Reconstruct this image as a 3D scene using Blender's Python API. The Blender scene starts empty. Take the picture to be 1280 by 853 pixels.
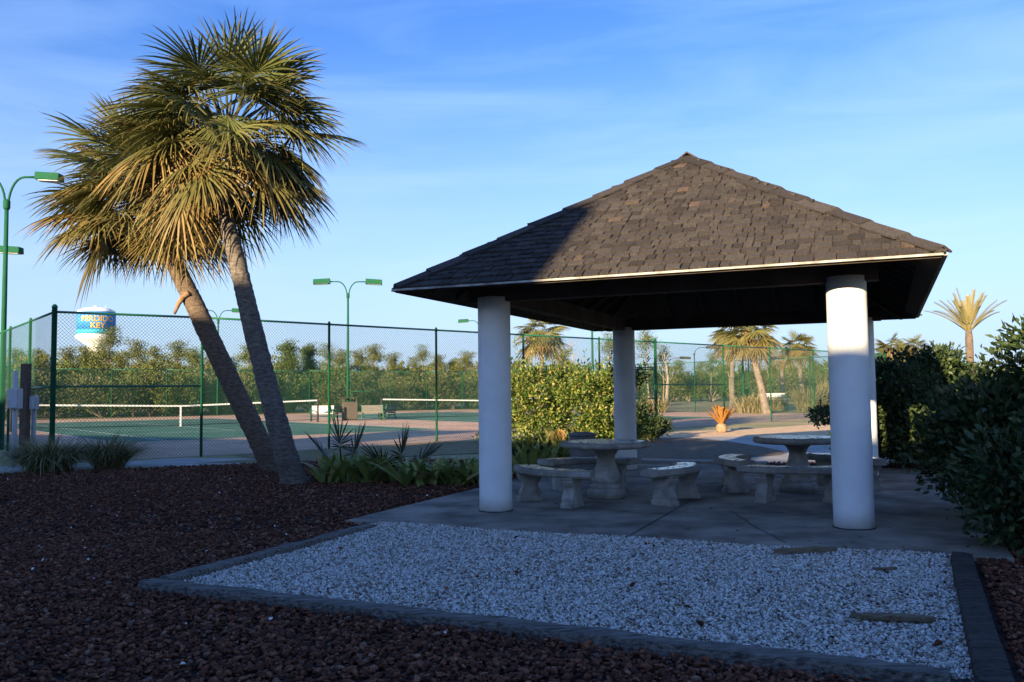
import bpy, math, random
import numpy as np
from mathutils import Matrix, Vector
random.seed(7); RNG = np.random.default_rng(7)
PI = math.pi
S = bpy.context.scene
COL = S.collection

# ------------------------------------------------------------------ camera and the map from picture to ground
F, PITCH, ROLL, EYE = 1082.6, .0595, .0112, 1.30          # focal in pixels of a 1280 wide frame
def ray(x, y):
    X, Y = x-640, y-426.5; c, s = math.cos(ROLL), math.sin(ROLL)
    X, Y = X*c-Y*s, X*s+Y*c
    cp, sp = math.cos(PITCH), math.sin(PITCH)
    return np.array([X, F*cp+Y*sp, F*sp-Y*cp])
def at(x, y, z=0.):                                        # the point at height z seen there
    v = ray(x, y); t = (z-EYE)/v[2]; return np.array([v[0]*t, v[1]*t, z])
def dep(x, y, Y):                                          # the point at distance Y seen there
    v = ray(x, y); t = Y/v[1]; return np.array([v[0]*t, Y, EYE+v[2]*t])
cam = bpy.data.objects.new('camera', bpy.data.cameras.new('camera')); COL.objects.link(cam)
cp, sp = math.cos(PITCH), math.sin(PITCH)
r0, u0, b0 = Vector((1, 0, 0)), Vector((0, -sp, cp)), Vector((0, -cp, -sp))
r1 = r0*math.cos(ROLL)-u0*math.sin(ROLL); u1 = u0*math.cos(ROLL)+r0*math.sin(ROLL)
M = Matrix((r1, u1, b0)).transposed().to_4x4(); M.translation = Vector((0, 0, EYE))
cam.matrix_world = M
cam.data.sensor_width = 36; cam.data.lens = 36*F/1280; cam.data.clip_end = 5000; cam.data.clip_start = .05
S.camera = cam

# ------------------------------------------------------------------ light
SUN_EL, SUN_AZ = math.radians(12), math.radians(28)        # low sun behind the viewer's left shoulder
sdir = np.array([math.sin(SUN_AZ)*math.cos(SUN_EL), math.cos(SUN_AZ)*math.cos(SUN_EL), -math.sin(SUN_EL)])
sun = bpy.data.objects.new('sun', bpy.data.lights.new('sun', 'SUN')); COL.objects.link(sun)
sun.data.energy = 5.0; sun.data.angle = math.radians(.55); sun.data.color = (1, .80, .50)
sun.rotation_euler = Vector(sdir).to_track_quat('-Z', 'Y').to_euler()
W = bpy.data.worlds.new('World'); S.world = W; W.use_nodes = True
nt = W.node_tree; nt.nodes.clear()
sky = nt.nodes.new('ShaderNodeTexSky'); sky.sky_type = 'NISHITA'; sky.sun_disc = False
sky.sun_elevation = SUN_EL; sky.sun_rotation = math.radians(180)+SUN_AZ
sky.air_density = 1.0; sky.dust_density = .8; sky.ozone_density = 3.0; sky.altitude = 0
tc = nt.nodes.new('ShaderNodeTexCoord'); mp = nt.nodes.new('ShaderNodeMapping')
mp.inputs['Scale'].default_value = (1.3, 1.0, 7.5); mp.inputs['Rotation'].default_value = (0, math.radians(20), math.radians(25))
n1 = nt.nodes.new('ShaderNodeTexNoise'); n1.inputs['Scale'].default_value = 1.7; n1.inputs['Detail'].default_value = 7; n1.inputs['Roughness'].default_value = .55; n1.inputs['Distortion'].default_value = .5
cr = nt.nodes.new('ShaderNodeValToRGB'); cr.color_ramp.elements[0].position = .46; cr.color_ramp.elements[1].position = .85
cr.color_ramp.elements[0].color = (0, 0, 0, 1); cr.color_ramp.elements[1].color = (.36, .36, .36, 1)
mx = nt.nodes.new('ShaderNodeMixRGB'); mx.inputs['Color2'].default_value = (4.6, 5.2, 5.9, 1)
tint = nt.nodes.new('ShaderNodeMixRGB'); tint.blend_type = 'MULTIPLY'; tint.inputs['Fac'].default_value = 1; tint.inputs['Color2'].default_value = (.86, .93, 1.12, 1)
bg = nt.nodes.new('ShaderNodeBackground'); bg.inputs['Strength'].default_value = .09
wo = nt.nodes.new('ShaderNodeOutputWorld'); L = nt.links.new
L(tc.outputs['Generated'], mp.inputs['Vector']); L(mp.outputs['Vector'], n1.inputs['Vector']); L(n1.outputs['Fac'], cr.inputs['Fac'])
L(sky.outputs['Color'], tint.inputs['Color1']); L(tint.outputs['Color'], mx.inputs['Color1']); L(cr.outputs['Color'], mx.inputs['Fac'])
hz = nt.nodes.new('ShaderNodeMixRGB'); hz.inputs['Color2'].default_value = (2.25, 3.05, 4.3, 1)
sx = nt.nodes.new('ShaderNodeSeparateXYZ'); hr = nt.nodes.new('ShaderNodeValToRGB'); he = hr.color_ramp.elements
he[0].position = 0; he[0].color = (.85, .85, .85, 1); he[1].position = .37; he[1].color = (0, 0, 0, 1); e_ = he.new(.15); e_.color = (.55, .55, .55, 1)
L(tc.outputs['Generated'], sx.inputs[0]); L(sx.outputs['Z'], hr.inputs['Fac']); L(hr.outputs['Color'], hz.inputs['Fac']); L(mx.outputs['Color'], hz.inputs['Color1'])
zt_ = nt.nodes.new('ShaderNodeMixRGB'); zt_.blend_type = 'MULTIPLY'; zt_.inputs['Color2'].default_value = (.50, .74, 1.06, 1)
zr = nt.nodes.new('ShaderNodeValToRGB'); ze_ = zr.color_ramp.elements; ze_[0].position = .15; ze_[0].color = (0, 0, 0, 1); ze_[1].position = .45; ze_[1].color = (1, 1, 1, 1)
L(sx.outputs['Z'], zr.inputs['Fac']); L(zr.outputs['Color'], zt_.inputs['Fac']); L(hz.outputs['Color'], zt_.inputs['Color1']); L(zt_.outputs['Color'], bg.inputs['Color']); L(bg.outputs['Background'], wo.inputs['Surface'])
S.view_settings.view_transform = 'Standard'; S.view_settings.look = 'None'; S.view_settings.gamma = 1; S.view_settings.exposure = 1.5
S.cycles.max_bounces = 6; S.cycles.transparent_max_bounces = 8; S.cycles.use_denoising = True
S.cycles.sample_clamp_indirect = 6

# ------------------------------------------------------------------ materials
def mat(name, c1, c2=None, scale=8., rough=.8, bump=0., bscale=None, detail=6, island=None, transl=0., stretch=None, spec=.3, metal=0., contrast=(.35, .65), coord='Object'):
    m = bpy.data.materials.new(name); m.use_nodes = True; n = m.node_tree.nodes; l = m.node_tree.links.new
    b = n['Principled BSDF']; b.inputs['Roughness'].default_value = rough; b.inputs['Metallic'].default_value = metal
    b.inputs['Specular IOR Level'].default_value = spec
    t = n.new('ShaderNodeTexCoord'); v = t.outputs[coord]
    if stretch:
        p = n.new('ShaderNodeMapping'); p.inputs['Scale'].default_value = stretch; l(v, p.inputs['Vector']); v = p.outputs['Vector']
    out = None
    if c2 is not None:
        no = n.new('ShaderNodeTexNoise'); no.inputs['Scale'].default_value = scale; no.inputs['Detail'].default_value = detail; no.inputs['Roughness'].default_value = .6
        l(v, no.inputs['Vector'])
        r = n.new('ShaderNodeValToRGB'); e = r.color_ramp.elements
        e[0].position, e[1].position = contrast; e[0].color = (*c1, 1); e[1].color = (*c2, 1)
        l(no.outputs['Fac'], r.inputs['Fac']); out = r.outputs['Color']
    else:
        q = n.new('ShaderNodeRGB'); q.outputs[0].default_value = (*c1, 1); out = q.outputs[0]
    if island:                                             # each leaf, stone or shake its own tone
        g = n.new('ShaderNodeNewGeometry'); r = n.new('ShaderNodeValToRGB'); e = r.color_ramp.elements
        while len(e) < len(island): e.new(.5)
        for i, (p, c) in enumerate(island): e[i].position = p; e[i].color = (*c, 1)
        l(g.outputs['Random Per Island'], r.inputs['Fac'])
        if c2 is None: out = r.outputs['Color']
        else:
            k = n.new('ShaderNodeMixRGB'); k.blend_type = 'MULTIPLY'; k.inputs['Fac'].default_value = 1
            l(r.outputs['Color'], k.inputs['Color1']); l(out, k.inputs['Color2']); out = k.outputs['Color']
    l(out, b.inputs['Base Color'])
    if bump:
        no = n.new('ShaderNodeTexNoise'); no.inputs['Scale'].default_value = bscale or scale*4; no.inputs['Detail'].default_value = 5
        l(v, no.inputs['Vector']); bm = n.new('ShaderNodeBump'); bm.inputs['Strength'].default_value = bump; bm.inputs['Distance'].default_value = .02
        l(no.outputs['Fac'], bm.inputs['Height']); l(bm.outputs['Normal'], b.inputs['Normal'])
    if transl:
        tr = n.new('ShaderNodeBsdfTranslucent'); ms = n.new('ShaderNodeMixShader'); ms.inputs['Fac'].default_value = transl
        l(out, tr.inputs['Color']); l(b.outputs['BSDF'], ms.inputs[1]); l(tr.outputs['BSDF'], ms.inputs[2]); l(ms.outputs['Shader'], n['Material Output'].inputs['Surface'])
    return m
MT = {}
MT['ground'] = mat('dry sandy grass', (.42, .34, .19), (.22, .22, .09), .35, .95, 1., 30)
MT['mulch'] = mat('red lava rock bed', (.020, .012, .010), (.07, .036, .026), 22, .95, 1., 45)
MT['lava'] = mat('lava rock', (.55, .5, .5), (1.2, 1.1, 1.1), 60, .9, .5, 90, island=[(0, (.055, .023, .013)), (.4, (.13, .048, .026)), (.75, (.21, .078, .040)), (.92, (.30, .13, .07)), (.97, (.32, .19, .12)), (1, (.15, .115, .09))])
MT['gravelbase'] = mat('gravel bed', (.07, .062, .055), (.24, .23, .21), 60, .95, 1., 90)
MT['gravel'] = mat('white pebble', (.75, .75, .74), (1., 1., 1.), 40, .85, .4, 90, island=[(0, (.17, .135, .10)), (.22, (.50, .45, .39)), (.6, (.80, .755, .69)), (.9, (.90, .875, .83)), (.95, (.5, .38, .24)), (1, (.25, .15, .08))])
MT['pebble'] = mat('stray white pebble', (.7, .7, .7))
MT['concrete'] = mat('stained concrete', (.115, .095, .075), (.36, .315, .26), 1.3, .9, .5, 70, contrast=(.36, .64), detail=12)
MT['walk'] = mat('concrete walk', (.30, .29, .27), (.42, .40, .37), 1.5, .9, .3, 60)
MT['cast'] = mat('cast concrete', (.23, .21, .18), (.40, .37, .325), 7, .92, .6, 70)
MT['stucco'] = mat('white painted stucco', (.74, .74, .73), (.83, .825, .81), 3, .85, .35, 160)
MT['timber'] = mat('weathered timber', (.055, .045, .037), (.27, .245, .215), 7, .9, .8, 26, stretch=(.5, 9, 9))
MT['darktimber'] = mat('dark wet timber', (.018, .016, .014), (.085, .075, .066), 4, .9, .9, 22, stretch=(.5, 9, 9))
MT['plank'] = mat('old board', (.13, .095, .06), (.25, .185, .12), 6, .9, .7, 20, stretch=(1, 10, 10))
MT['shake'] = mat('weathered wood shake', (.50, .46, .44), (1.3, 1.27, 1.24), 9, .88, 1., 20, stretch=(9, 9, 1.2), island=[(0, (.048, .041, .040)), (.3, (.070, .060, .057)), (.7, (.084, .073, .069)), (.975, (.100, .088, .083)), (1, (.17, .115, .085))])
MT['roofwood'] = mat('dark roof boards', (.035, .026, .02), (.07, .052, .04), 3, .9, .3, 30, stretch=(1, 8, 8))
MT['beam'] = mat('brown beam', (.06, .045, .035), (.10, .075, .06), 3, .9, .3, 30)
MT['drip'] = mat('pale metal drip edge', (.13, .12, .11), (.40, .385, .35), 5, .8, contrast=(.3, .6))
MT['green'] = mat('green vinyl', (.012, .10, .050), (.018, .13, .065), 6, .45, spec=.5)
MT['mesh'] = mat('green coated wire', (.025, .085, .06), None, rough=.5)
MT['lampgreen'] = mat('green lamp enamel', (.014, .085, .042), (.018, .10, .052), 4, .75, spec=.08)
MT['lampglass'] = mat('lamp lens', (.55, .56, .55), rough=.3)
MT['darkmetal'] = mat('dark bronze metal', (.03, .028, .025), (.05, .045, .04), 5, .6)
MT['courtgreen'] = mat('green court coating', (.05, .155, .10), (.085, .215, .145), .55, .95, .8, 60)
MT['courtred'] = mat('faded red court surround', (.54, .34, .225), (.72, .475, .33), .5, .95, .8, 60)
MT['line'] = mat('white court line', (.75, .75, .74), rough=.8)
MT['tape'] = mat('white canvas', (.8, .79, .76), rough=.8)
MT['black'] = mat('black cord', (.012, .012, .012), rough=.7)
MT['greyslat'] = mat('grey slats', (.13, .12, .11), (.19, .175, .16), 8, .8, .3, 30)
MT['whitepaint'] = mat('white slats', (.72, .70, .66), (.8, .78, .74), 5, .7)
MT['bin'] = mat('brown pebble bin', (.07, .055, .046), (.11, .09, .075), 14, .9, .5, 60)
MT['can'] = mat('grey ribbed can', (.13, .13, .135), (.19, .19, .195), 6, .7)
MT['galv'] = mat('grey utility paint', (.40, .41, .43), (.50, .51, .53), 6, .6)
MT['post'] = mat('brown timber post', (.09, .06, .045), (.16, .11, .08), 6, .9, .6, 30, stretch=(8, 8, 1))
MT['straw'] = mat('pine straw', (.60, .385, .20), (.80, .56, .33), 3, .95, 1., 40)
MT['island'] = mat('brown mulch and dry turf', (.11, .075, .05), (.19, .135, .085), 5, .95, .8, 60)
MT['lawn'] = mat('dormant turf', (.16, .13, .06), (.27, .21, .11), 4, .95, .8, 70)
MT['trunk'] = mat('palm trunk', (.085, .07, .06), (.22, .185, .155), 6, .95, .9, 14, stretch=(2, 2, 6))
MT['trunkbrown'] = mat('brown palm trunk', (.085, .06, .045), (.20, .145, .105), 6, .95, 1., 14, stretch=(2, 2, 6))
MT['boot'] = mat('dead leaf base', (.20, .12, .07), (.36, .23, .14), 8, .9, .5, 30)
MT['pinetrunk'] = mat('pine bark', (.15, .11, .085), (.30, .235, .19), 4, .95, .5, 12)
MT['stem'] = mat('shrub stem', (.06, .045, .03), (.12, .09, .06), 6, .9)
def leafm(name, ramp, transl=.25, rough=.55, spec=.35): return mat(name, (1, 1, 1), None, rough=rough, island=ramp, transl=transl, spec=spec)
MT['pine'] = leafm('pine needles', [(0, (.075, .105, .026)), (.5, (.125, .145, .036)), (.85, (.165, .165, .042)), (1, (.21, .17, .05))], .15, .8, .15)
MT['pine2'] = leafm('bluer pine needles', [(0, (.07, .105, .026)), (.5, (.115, .14, .035)), (1, (.17, .17, .045))], .15, .8, .15)
MT['cedar'] = leafm('dense green foliage', [(0, (.05, .08, .02)), (.5, (.08, .115, .028)), (1, (.13, .14, .035))], .15, .8, .15)
MT['scrub'] = leafm('scrub leaves', [(0, (.07, .09, .032)), (.5, (.12, .13, .048)), (.85, (.17, .16, .065)), (1, (.25, .19, .10))], .15, .8, .15)
MT['hedge'] = leafm('variegated leaves', [(0, (.035, .075, .014)), (.4, (.08, .14, .024)), (.68, (.16, .20, .036)), (.88, (.30, .29, .065)), (.97, (.40, .36, .11)), (1, (.34, .22, .10))], .25, .5)
MT['pitt'] = leafm('dark glossy leaves', [(0, (.020, .038, .012)), (.5, (.038, .064, .019)), (.9, (.062, .092, .028)), (1, (.12, .12, .035))], .15, .5, .4)
MT['aspid'] = leafm('broad yellow green leaves', [(0, (.13, .19, .045)), (.5, (.27, .31, .08)), (.85, (.42, .41, .14)), (1, (.46, .34, .17))], .25, .5)
MT['canna'] = leafm('orange leaves', [(0, (.45, .2, .09)), (.5, (.45, .3, .12)), (1, (.40, .36, .12))], .25, .6)
MT['tuss'] = leafm('grass blades', [(0, (.10, .12, .04)), (.45, (.19, .18, .07)), (.75, (.32, .27, .13)), (1, (.48, .40, .23))], .2, .7, .2)
MT['tussdry'] = leafm('dry grass blades', [(0, (.22, .17, .07)), (.5, (.33, .26, .12)), (1, (.45, .37, .2))], .2, .8, .2)
MT['sago'] = leafm('dead orange fronds', [(0, (.30, .12, .028)), (.5, (.37, .16, .04)), (1, (.42, .22, .065))], .25, .7, .2)
MT['dead'] = leafm('fallen leaf', [(0, (.07, .03, .015)), (.5, (.13, .06, .03)), (1, (.2, .1, .05))], .1, .8)
MT['twig'] = mat('bare twig', (.28, .22, .17), (.38, .31, .25), 5, .9)
# palm leaves: green turning straw with the age stored along each blade
def palmleaf(name, g1, g2, old, transl=.28):
    m = leafm(name, [(0, g1), (1, g2)], transl, .5, .4); n = m.node_tree.nodes; l = m.node_tree.links.new
    a = n.new('ShaderNodeAttribute'); a.attribute_name = 'age'
    ramp = [x for x in n if x.type == 'VALTORGB'][0]; k = n.new('ShaderNodeMixRGB'); k.inputs['Color2'].default_value = (*old, 1)
    l(a.outputs['Fac'], k.inputs['Fac']); l(ramp.outputs['Color'], k.inputs['Color1'])
    l(k.outputs['Color'], n['Principled BSDF'].inputs['Base Color'])
    for x in n:
        if x.type == 'BSDF_TRANSLUCENT': l(k.outputs['Color'], x.inputs['Color'])
    return m
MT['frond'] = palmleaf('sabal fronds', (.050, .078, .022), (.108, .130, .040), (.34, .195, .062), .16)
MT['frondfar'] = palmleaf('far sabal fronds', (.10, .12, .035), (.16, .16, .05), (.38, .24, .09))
MT['datefrond'] = palmleaf('date fronds', (.16, .17, .07), (.22, .22, .09), (.40, .30, .14))
MT['palmetto'] = palmleaf('palmetto fronds', (.022, .035, .016), (.035, .05, .022), (.1, .08, .04), .1)
# mosaic of white pieces with dark joints
def mosaic():
    m = bpy.data.materials.new('mosaic inlay'); m.use_nodes = True; n = m.node_tree.nodes; l = m.node_tree.links.new; b = n['Principled BSDF']
    t = n.new('ShaderNodeTexCoord'); no = n.new('ShaderNodeTexNoise'); no.inputs['Scale'].default_value = 5
    ad = n.new('ShaderNodeMixRGB'); ad.inputs['Fac'].default_value = .03; l(t.outputs['Object'], ad.inputs['Color1']); l(no.outputs['Color'], ad.inputs['Color2'])
    l(t.outputs['Object'], no.inputs['Vector'])
    v = n.new('ShaderNodeTexVoronoi'); v.feature = 'DISTANCE_TO_EDGE'; v.inputs['Scale'].default_value = 7.5; l(ad.outputs['Color'], v.inputs['Vector'])
    for lo_, hi_, sock in (((.02, .02, .022, 1), (.84, .84, .83, 1), 'Base Color'), ((.9, .9, .9, 1), (.2, .2, .2, 1), 'Roughness'), ((0, 0, 0, 1), (.8, .8, .8, 1), 'Specular IOR Level')):
        r = n.new('ShaderNodeValToRGB'); e = r.color_ramp.elements; e[0].position = .042; e[1].position = .065; e[0].color = lo_; e[1].color = hi_
        l(v.outputs['Distance'], r.inputs['Fac']); l(r.outputs['Color'], b.inputs[sock])
    return m
MT['mosaic'] = mosaic()

# ------------------------------------------------------------------ mesh building
class MB:
    def __init__(s): s.V = []; s.Fc = []; s.n = 0; s.age = []
    def add(s, v, f, age=None):
        v = np.asarray(v, float).reshape(-1, 3); s.V.append(v)
        s.Fc += [tuple(i+s.n for i in q) for q in f]; s.n += len(v)
        s.age.append(np.full(len(v), 0.) if age is None else np.broadcast_to(np.asarray(age, float), (len(v),)))
        return s
    def box(s, c, size, R=None):
        x, y, z = [d/2 for d in size]
        v = np.array([(-x,-y,-z),(x,-y,-z),(x,y,-z),(-x,y,-z),(-x,-y,z),(x,-y,z),(x,y,z),(-x,y,z)])
        if R is not None: v = v @ np.asarray(R).T
        return s.add(v+np.asarray(c), [(0,3,2,1),(4,5,6,7),(0,1,5,4),(1,2,6,5),(2,3,7,6),(3,0,4,7)])
    def hexa(s, v): return s.add(v, [(0,3,2,1),(4,5,6,7),(0,1,5,4),(1,2,6,5),(2,3,7,6),(3,0,4,7)])
    def tube(s, pts, rad, n=8, caps=True, flute=0, age=None):
        pts = np.asarray(pts, float); k = len(pts); rad = np.broadcast_to(np.asarray(rad, float), (k,))
        tg = np.gradient(pts, axis=0); tg /= np.linalg.norm(tg, axis=1)[:, None]+1e-12
        ref = np.array([0, 0, 1.]) if abs(tg[0][2]) < .9 else np.array([1., 0, 0])
        u = np.cross(tg[0], ref); u /= np.linalg.norm(u); vs = []
        a = np.arange(n)/n*2*PI
        for i in range(k):
            u = u-tg[i]*(u@tg[i]); u /= np.linalg.norm(u); w = np.cross(tg[i], u)
            vs.append(pts[i]+rad[i]*(np.cos(a)[:, None]*u+np.sin(a)[:, None]*w))
        f = [(i*n+j, i*n+(j+1) % n, (i+1)*n+(j+1) % n, (i+1)*n+j) for i in range(k-1) for j in range(n)]
        if caps: f += [tuple(range(n-1, -1, -1)), tuple((k-1)*n+j for j in range(n))]
        return s.add(np.concatenate(vs), f, age)
    def lathe(s, prof, c=(0, 0, 0), n=32, flute=None):
        a = np.arange(n)/n*2*PI; vs = []
        for i, (r, z) in enumerate(prof):
            rr = np.full(n, r)
            if flute and flute[1] <= z <= flute[2]: rr = r*(1+flute[3]*np.abs(np.sin(a*flute[0]/2)))
            vs.append(np.stack([rr*np.cos(a), rr*np.sin(a), np.full(n, z)], 1))
        k = len(prof); f = [(i*n+j, i*n+(j+1) % n, (i+1)*n+(j+1) % n, (i+1)*n+j) for i in range(k-1) for j in range(n)]
        f += [tuple(range(n-1, -1, -1)), tuple((k-1)*n+j for j in range(n))]
        return s.add(np.concatenate(vs)+np.asarray(c), f)
    def prism(s, poly, z0, z1):                            # upright prism over a plan polygon (counter-clockwise)
        p = np.asarray(poly, float)[:, :2]
        ar = np.sum(p[:, 0]*np.roll(p[:, 1], -1)-p[:, 1]*np.roll(p[:, 0], -1))
        if ar < 0: p = p[::-1]
        k = len(p); v = np.concatenate([np.c_[p, np.full(k, z0)], np.c_[p, np.full(k, z1)]])
        f = [tuple(range(k-1, -1, -1)), tuple(range(k, 2*k))]+[(i, (i+1) % k, k+(i+1) % k, k+i) for i in range(k)]
        return s.add(v, f)
    def sheet(s, poly, z):
        p = np.asarray(poly, float)[:, :2]
        if np.sum(p[:, 0]*np.roll(p[:, 1], -1)-p[:, 1]*np.roll(p[:, 0], -1)) < 0: p = p[::-1]
        return s.add(np.c_[p, np.full(len(p), z)], [tuple(range(len(p)))])
    def build(s, name, m, parent=None, smooth=False, bevel=0):
        o = raw(name, np.concatenate(s.V), s.Fc, m, parent, smooth, np.concatenate(s.age))
        if bevel:
            b = o.modifiers.new('bevel', 'BEVEL'); b.width = bevel; b.segments = 2; b.limit_method = 'ANGLE'
        return o
BASE = {}
def raw(name, v, f, m, parent=None, smooth=False, age=None):
    me = bpy.data.meshes.new(name); off = BASE.get(parent.name, np.zeros(3)) if parent else np.zeros(3)
    v = np.asarray(v, float)-off
    if isinstance(f, np.ndarray):
        n, k = f.shape; me.vertices.add(len(v)); me.vertices.foreach_set('co', v.astype(np.float32).ravel())
        me.loops.add(n*k); me.loops.foreach_set('vertex_index', f.astype(np.int32).ravel())
        me.polygons.add(n); me.polygons.foreach_set('loop_start', (np.arange(n)*k).astype(np.int32))
        me.update(calc_edges=True)
    else:
        me.from_pydata(v.tolist(), [], f); me.update()
    if age is not None and np.any(age):
        a = me.attributes.new('age', 'FLOAT', 'POINT'); a.data.foreach_set('value', np.asarray(age, np.float32))
    if smooth: me.polygons.foreach_set('use_smooth', np.ones(len(me.polygons), bool))
    me.materials.append(MT[m] if isinstance(m, str) else m)
    o = bpy.data.objects.new(name, me); COL.objects.link(o)
    if parent: o.parent = parent; BASE[o.name] = off
    return o
def thing(name, label, cat, loc=(0, 0, 0), group=None):
    o = bpy.data.objects.new(name, None); COL.objects.link(o); o.location = tuple(loc); o.empty_display_size = .2
    BASE[o.name] = np.array(loc, float); tag(o, label, cat, group); return o
def tag(o, label, cat, group=None):
    o['label'] = label; o['category'] = cat
    if group: o['group'] = group
    return o
def kind(o, k, label=None, cat=None):
    o['kind'] = k
    if label: o['label'] = label; o['category'] = cat
    return o
def dup(root, loc, rz=0, sc=1., label=None, group=None):
    def rec(o, par):
        c = o.copy(); COL.objects.link(c)
        if par: c.parent = par
        for ch in o.children: rec(ch, c)
        return c
    c = rec(root, None); c.location = tuple(loc); c.rotation_euler = (0, 0, rz); c.scale = (sc,)*3 if np.isscalar(sc) else sc
    BASE[c.name] = np.array(loc, float)
    if label: c['label'] = label
    if group: c['group'] = group
    return c
def rot(z=0, y=0, x=0):
    return np.array(Matrix.Rotation(z, 3, 'Z') @ Matrix.Rotation(y, 3, 'Y') @ Matrix.Rotation(x, 3, 'X'))
def unit(v): v = np.asarray(v, float); return v/(np.linalg.norm(v)+1e-12)

# leaves: every leaf four points folded along its midrib, two triangles
def leaf_arrays(c, d, nrm, ln, wd, fold=.25):
    s = np.cross(d, nrm); s /= np.linalg.norm(s, axis=1)[:, None]+1e-9; nn = np.cross(s, d)
    ln = ln[:, None]; wd = wd[:, None]
    a = c; t = c+d*ln; m = c+d*ln*.48+nn*wd*fold
    l_, r_ = m+s*wd*.5, m-s*wd*.5
    v = np.stack([a, l_, t, r_], 1).reshape(-1, 3); k = len(c); b = np.arange(k)*4
    f = np.concatenate([np.stack([b, b+2, b+1], 1), np.stack([b, b+3, b+2], 1)])
    return v, f
def rnd_dirs(n, rng=RNG):
    v = rng.normal(size=(n, 3)); return v/np.linalg.norm(v, axis=1)[:, None]
def blobs(specs, n, ln, wd, shell=.55, rng=RNG, outward=.9, up=.35):
    """leaves spread through a set of ellipsoid clumps (centre, radii), thicker near each clump's outside"""
    w = np.array([b[1][0]*b[1][1]+b[1][0]*b[1][2] for b in specs]); w = w/w.sum()
    idx = rng.choice(len(specs), n, p=w); cs = np.array([b[0] for b in specs])[idx]; rs = np.array([b[1] for b in specs])[idx]
    u = rnd_dirs(n, rng); r = (shell+(1-shell)*rng.random(n))**1.0*(1+.10*rng.normal(size=n))
    c = cs+u*rs*r[:, None]
    d = u*outward+rnd_dirs(n, rng)*.8+np.array([0, 0, up]); d /= np.linalg.norm(d, axis=1)[:, None]
    nr = u*.6+rnd_dirs(n, rng)+np.array([0, 0, .6])
    return leaf_arrays(c, d, nr, ln*(.65+.7*rng.random(n)), wd*(.65+.7*rng.random(n)))

# ------------------------------------------------------------------ the setting: ground, beds, walks, court surfaces
kind(MB().sheet([(-900, -500), (900, -500), (900, 1500), (-900, 1500)], 0).build('ground', 'ground'), 'structure')
P2 = lambda *pts: [at(x, y)[:2] for x, y in pts]
mulch = [(-16, -8), (12, -8), (12, 9), (8.2, 14.6), (5.6, 15.2), (2.0, 15.6), (-.5, 16.6), (-2.9, 17.3), (-4.9, 16.4), (-6.3, 15.9), (-7.6, 15.15), (-9.5, 14.6), (-16, 14.2)]
kind(MB().sheet(mulch, .004).build('mulch_bed', 'mulch'), 'structure')
kind(MB().sheet([(-16, 14.3), (-9.5, 14.75), (-7.6, 15.25), (-6.3, 16.0), (-4.9, 16.5), (-3.6, 17.0), (-4.4, 17.7), (-5.9, 18.0), (-6.9, 18.3), (-9.3, 16.6), (-16, 16.4)], .008).build('sidewalk', 'walk'), 'structure')
kind(MB().sheet([(-6.15, 16.75), (-4.6, 16.75), (-3.0, 17.6), (2.0, 20.0), (3.4, 24.8), (-2, 23.3), (-6.1, 19.0), (-5.2, 17.8)], .012).build('lawn_strip', 'lawn'), 'structure')
path = P2((868, 548.3), (885, 547), (940, 546), (1040, 548), (1110, 562), (1115, 590), (860, 587), (845, 582), (900, 570))
kind(MB().sheet(path, .006).build('path', 'walk'), 'structure')
isl = P2((640, 556), (790, 548.5), (850, 547.5), (880, 549), (915, 553), (950, 558.5), (976, 564), (984, 567), (976, 569.5), (930, 573), (860, 578.5), (700, 582))
kind(MB().sheet(isl, .010).build('planting_bed', 'island'), 'structure')
straw = P2((815, 548.8), (822, 544), (850, 540), (900, 537.5), (960, 535), (1060, 528), (1120, 534), (1100, 547), (1040, 547.5), (940, 545.8), (885, 546.8), (868, 547.8), (840, 547.8))
kind(MB().sheet(straw, .004).build('pine_straw_ground', 'straw'), 'structure')

e1 = np.array([.784, .620]); e2 = np.array([-.620, .784])   # along the nets, along the courts
C1 = np.array([-14.3, 37.4]); C2 = C1+16.25*e1
A0 = np.array([-6.72, 18.7]); CORN = np.array([-9.06, 17.1]); SIDE = np.array([18.6, 43.2]); FARC = np.array([-4.1, 69.1])
nd = (SIDE-A0)/np.linalg.norm(SIDE-A0); ld = unit(np.array([-.62, .785])); LEFT = CORN+ld*34
FARL = FARC-e1*44
kind(MB().sheet([CORN+[.3, .5], A0+[.1, .35], SIDE, FARC, FARL, LEFT], .004).build('court_surround', 'courtred'), 'structure')
g = MB(); ln = MB(); lw = .026
def strip(a, b, w, z=.012):
    d = unit(b-a); n_ = np.array([-d[1], d[0]])*w; ln.sheet([a-n_, b-n_, b+n_, a+n_], z)
for C in (C1, C2):
    q = lambda u, v: C+u*e1+v*e2
    g.sheet([q(-5.5, -11.93), q(5.5, -11.93), q(5.5, 11.93), q(-5.5, 11.93)], .008)
    for u in (-5.485, -4.115, 4.115, 5.485): strip(q(u, -11.885), q(u, 11.885), lw)
    for v in (-11.885, -6.4, 6.4, 11.885):
        hw = 5.46 if abs(v) > 10 else 4.09
        strip(q(-hw, v), q(hw, v), lw, .0125)
    strip(q(0, -6.37), q(0, 6.37), lw)
kind(g.build('court_surface', 'courtgreen'), 'structure'); kind(ln.build('court_lines', 'line'), 'structure')

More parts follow.
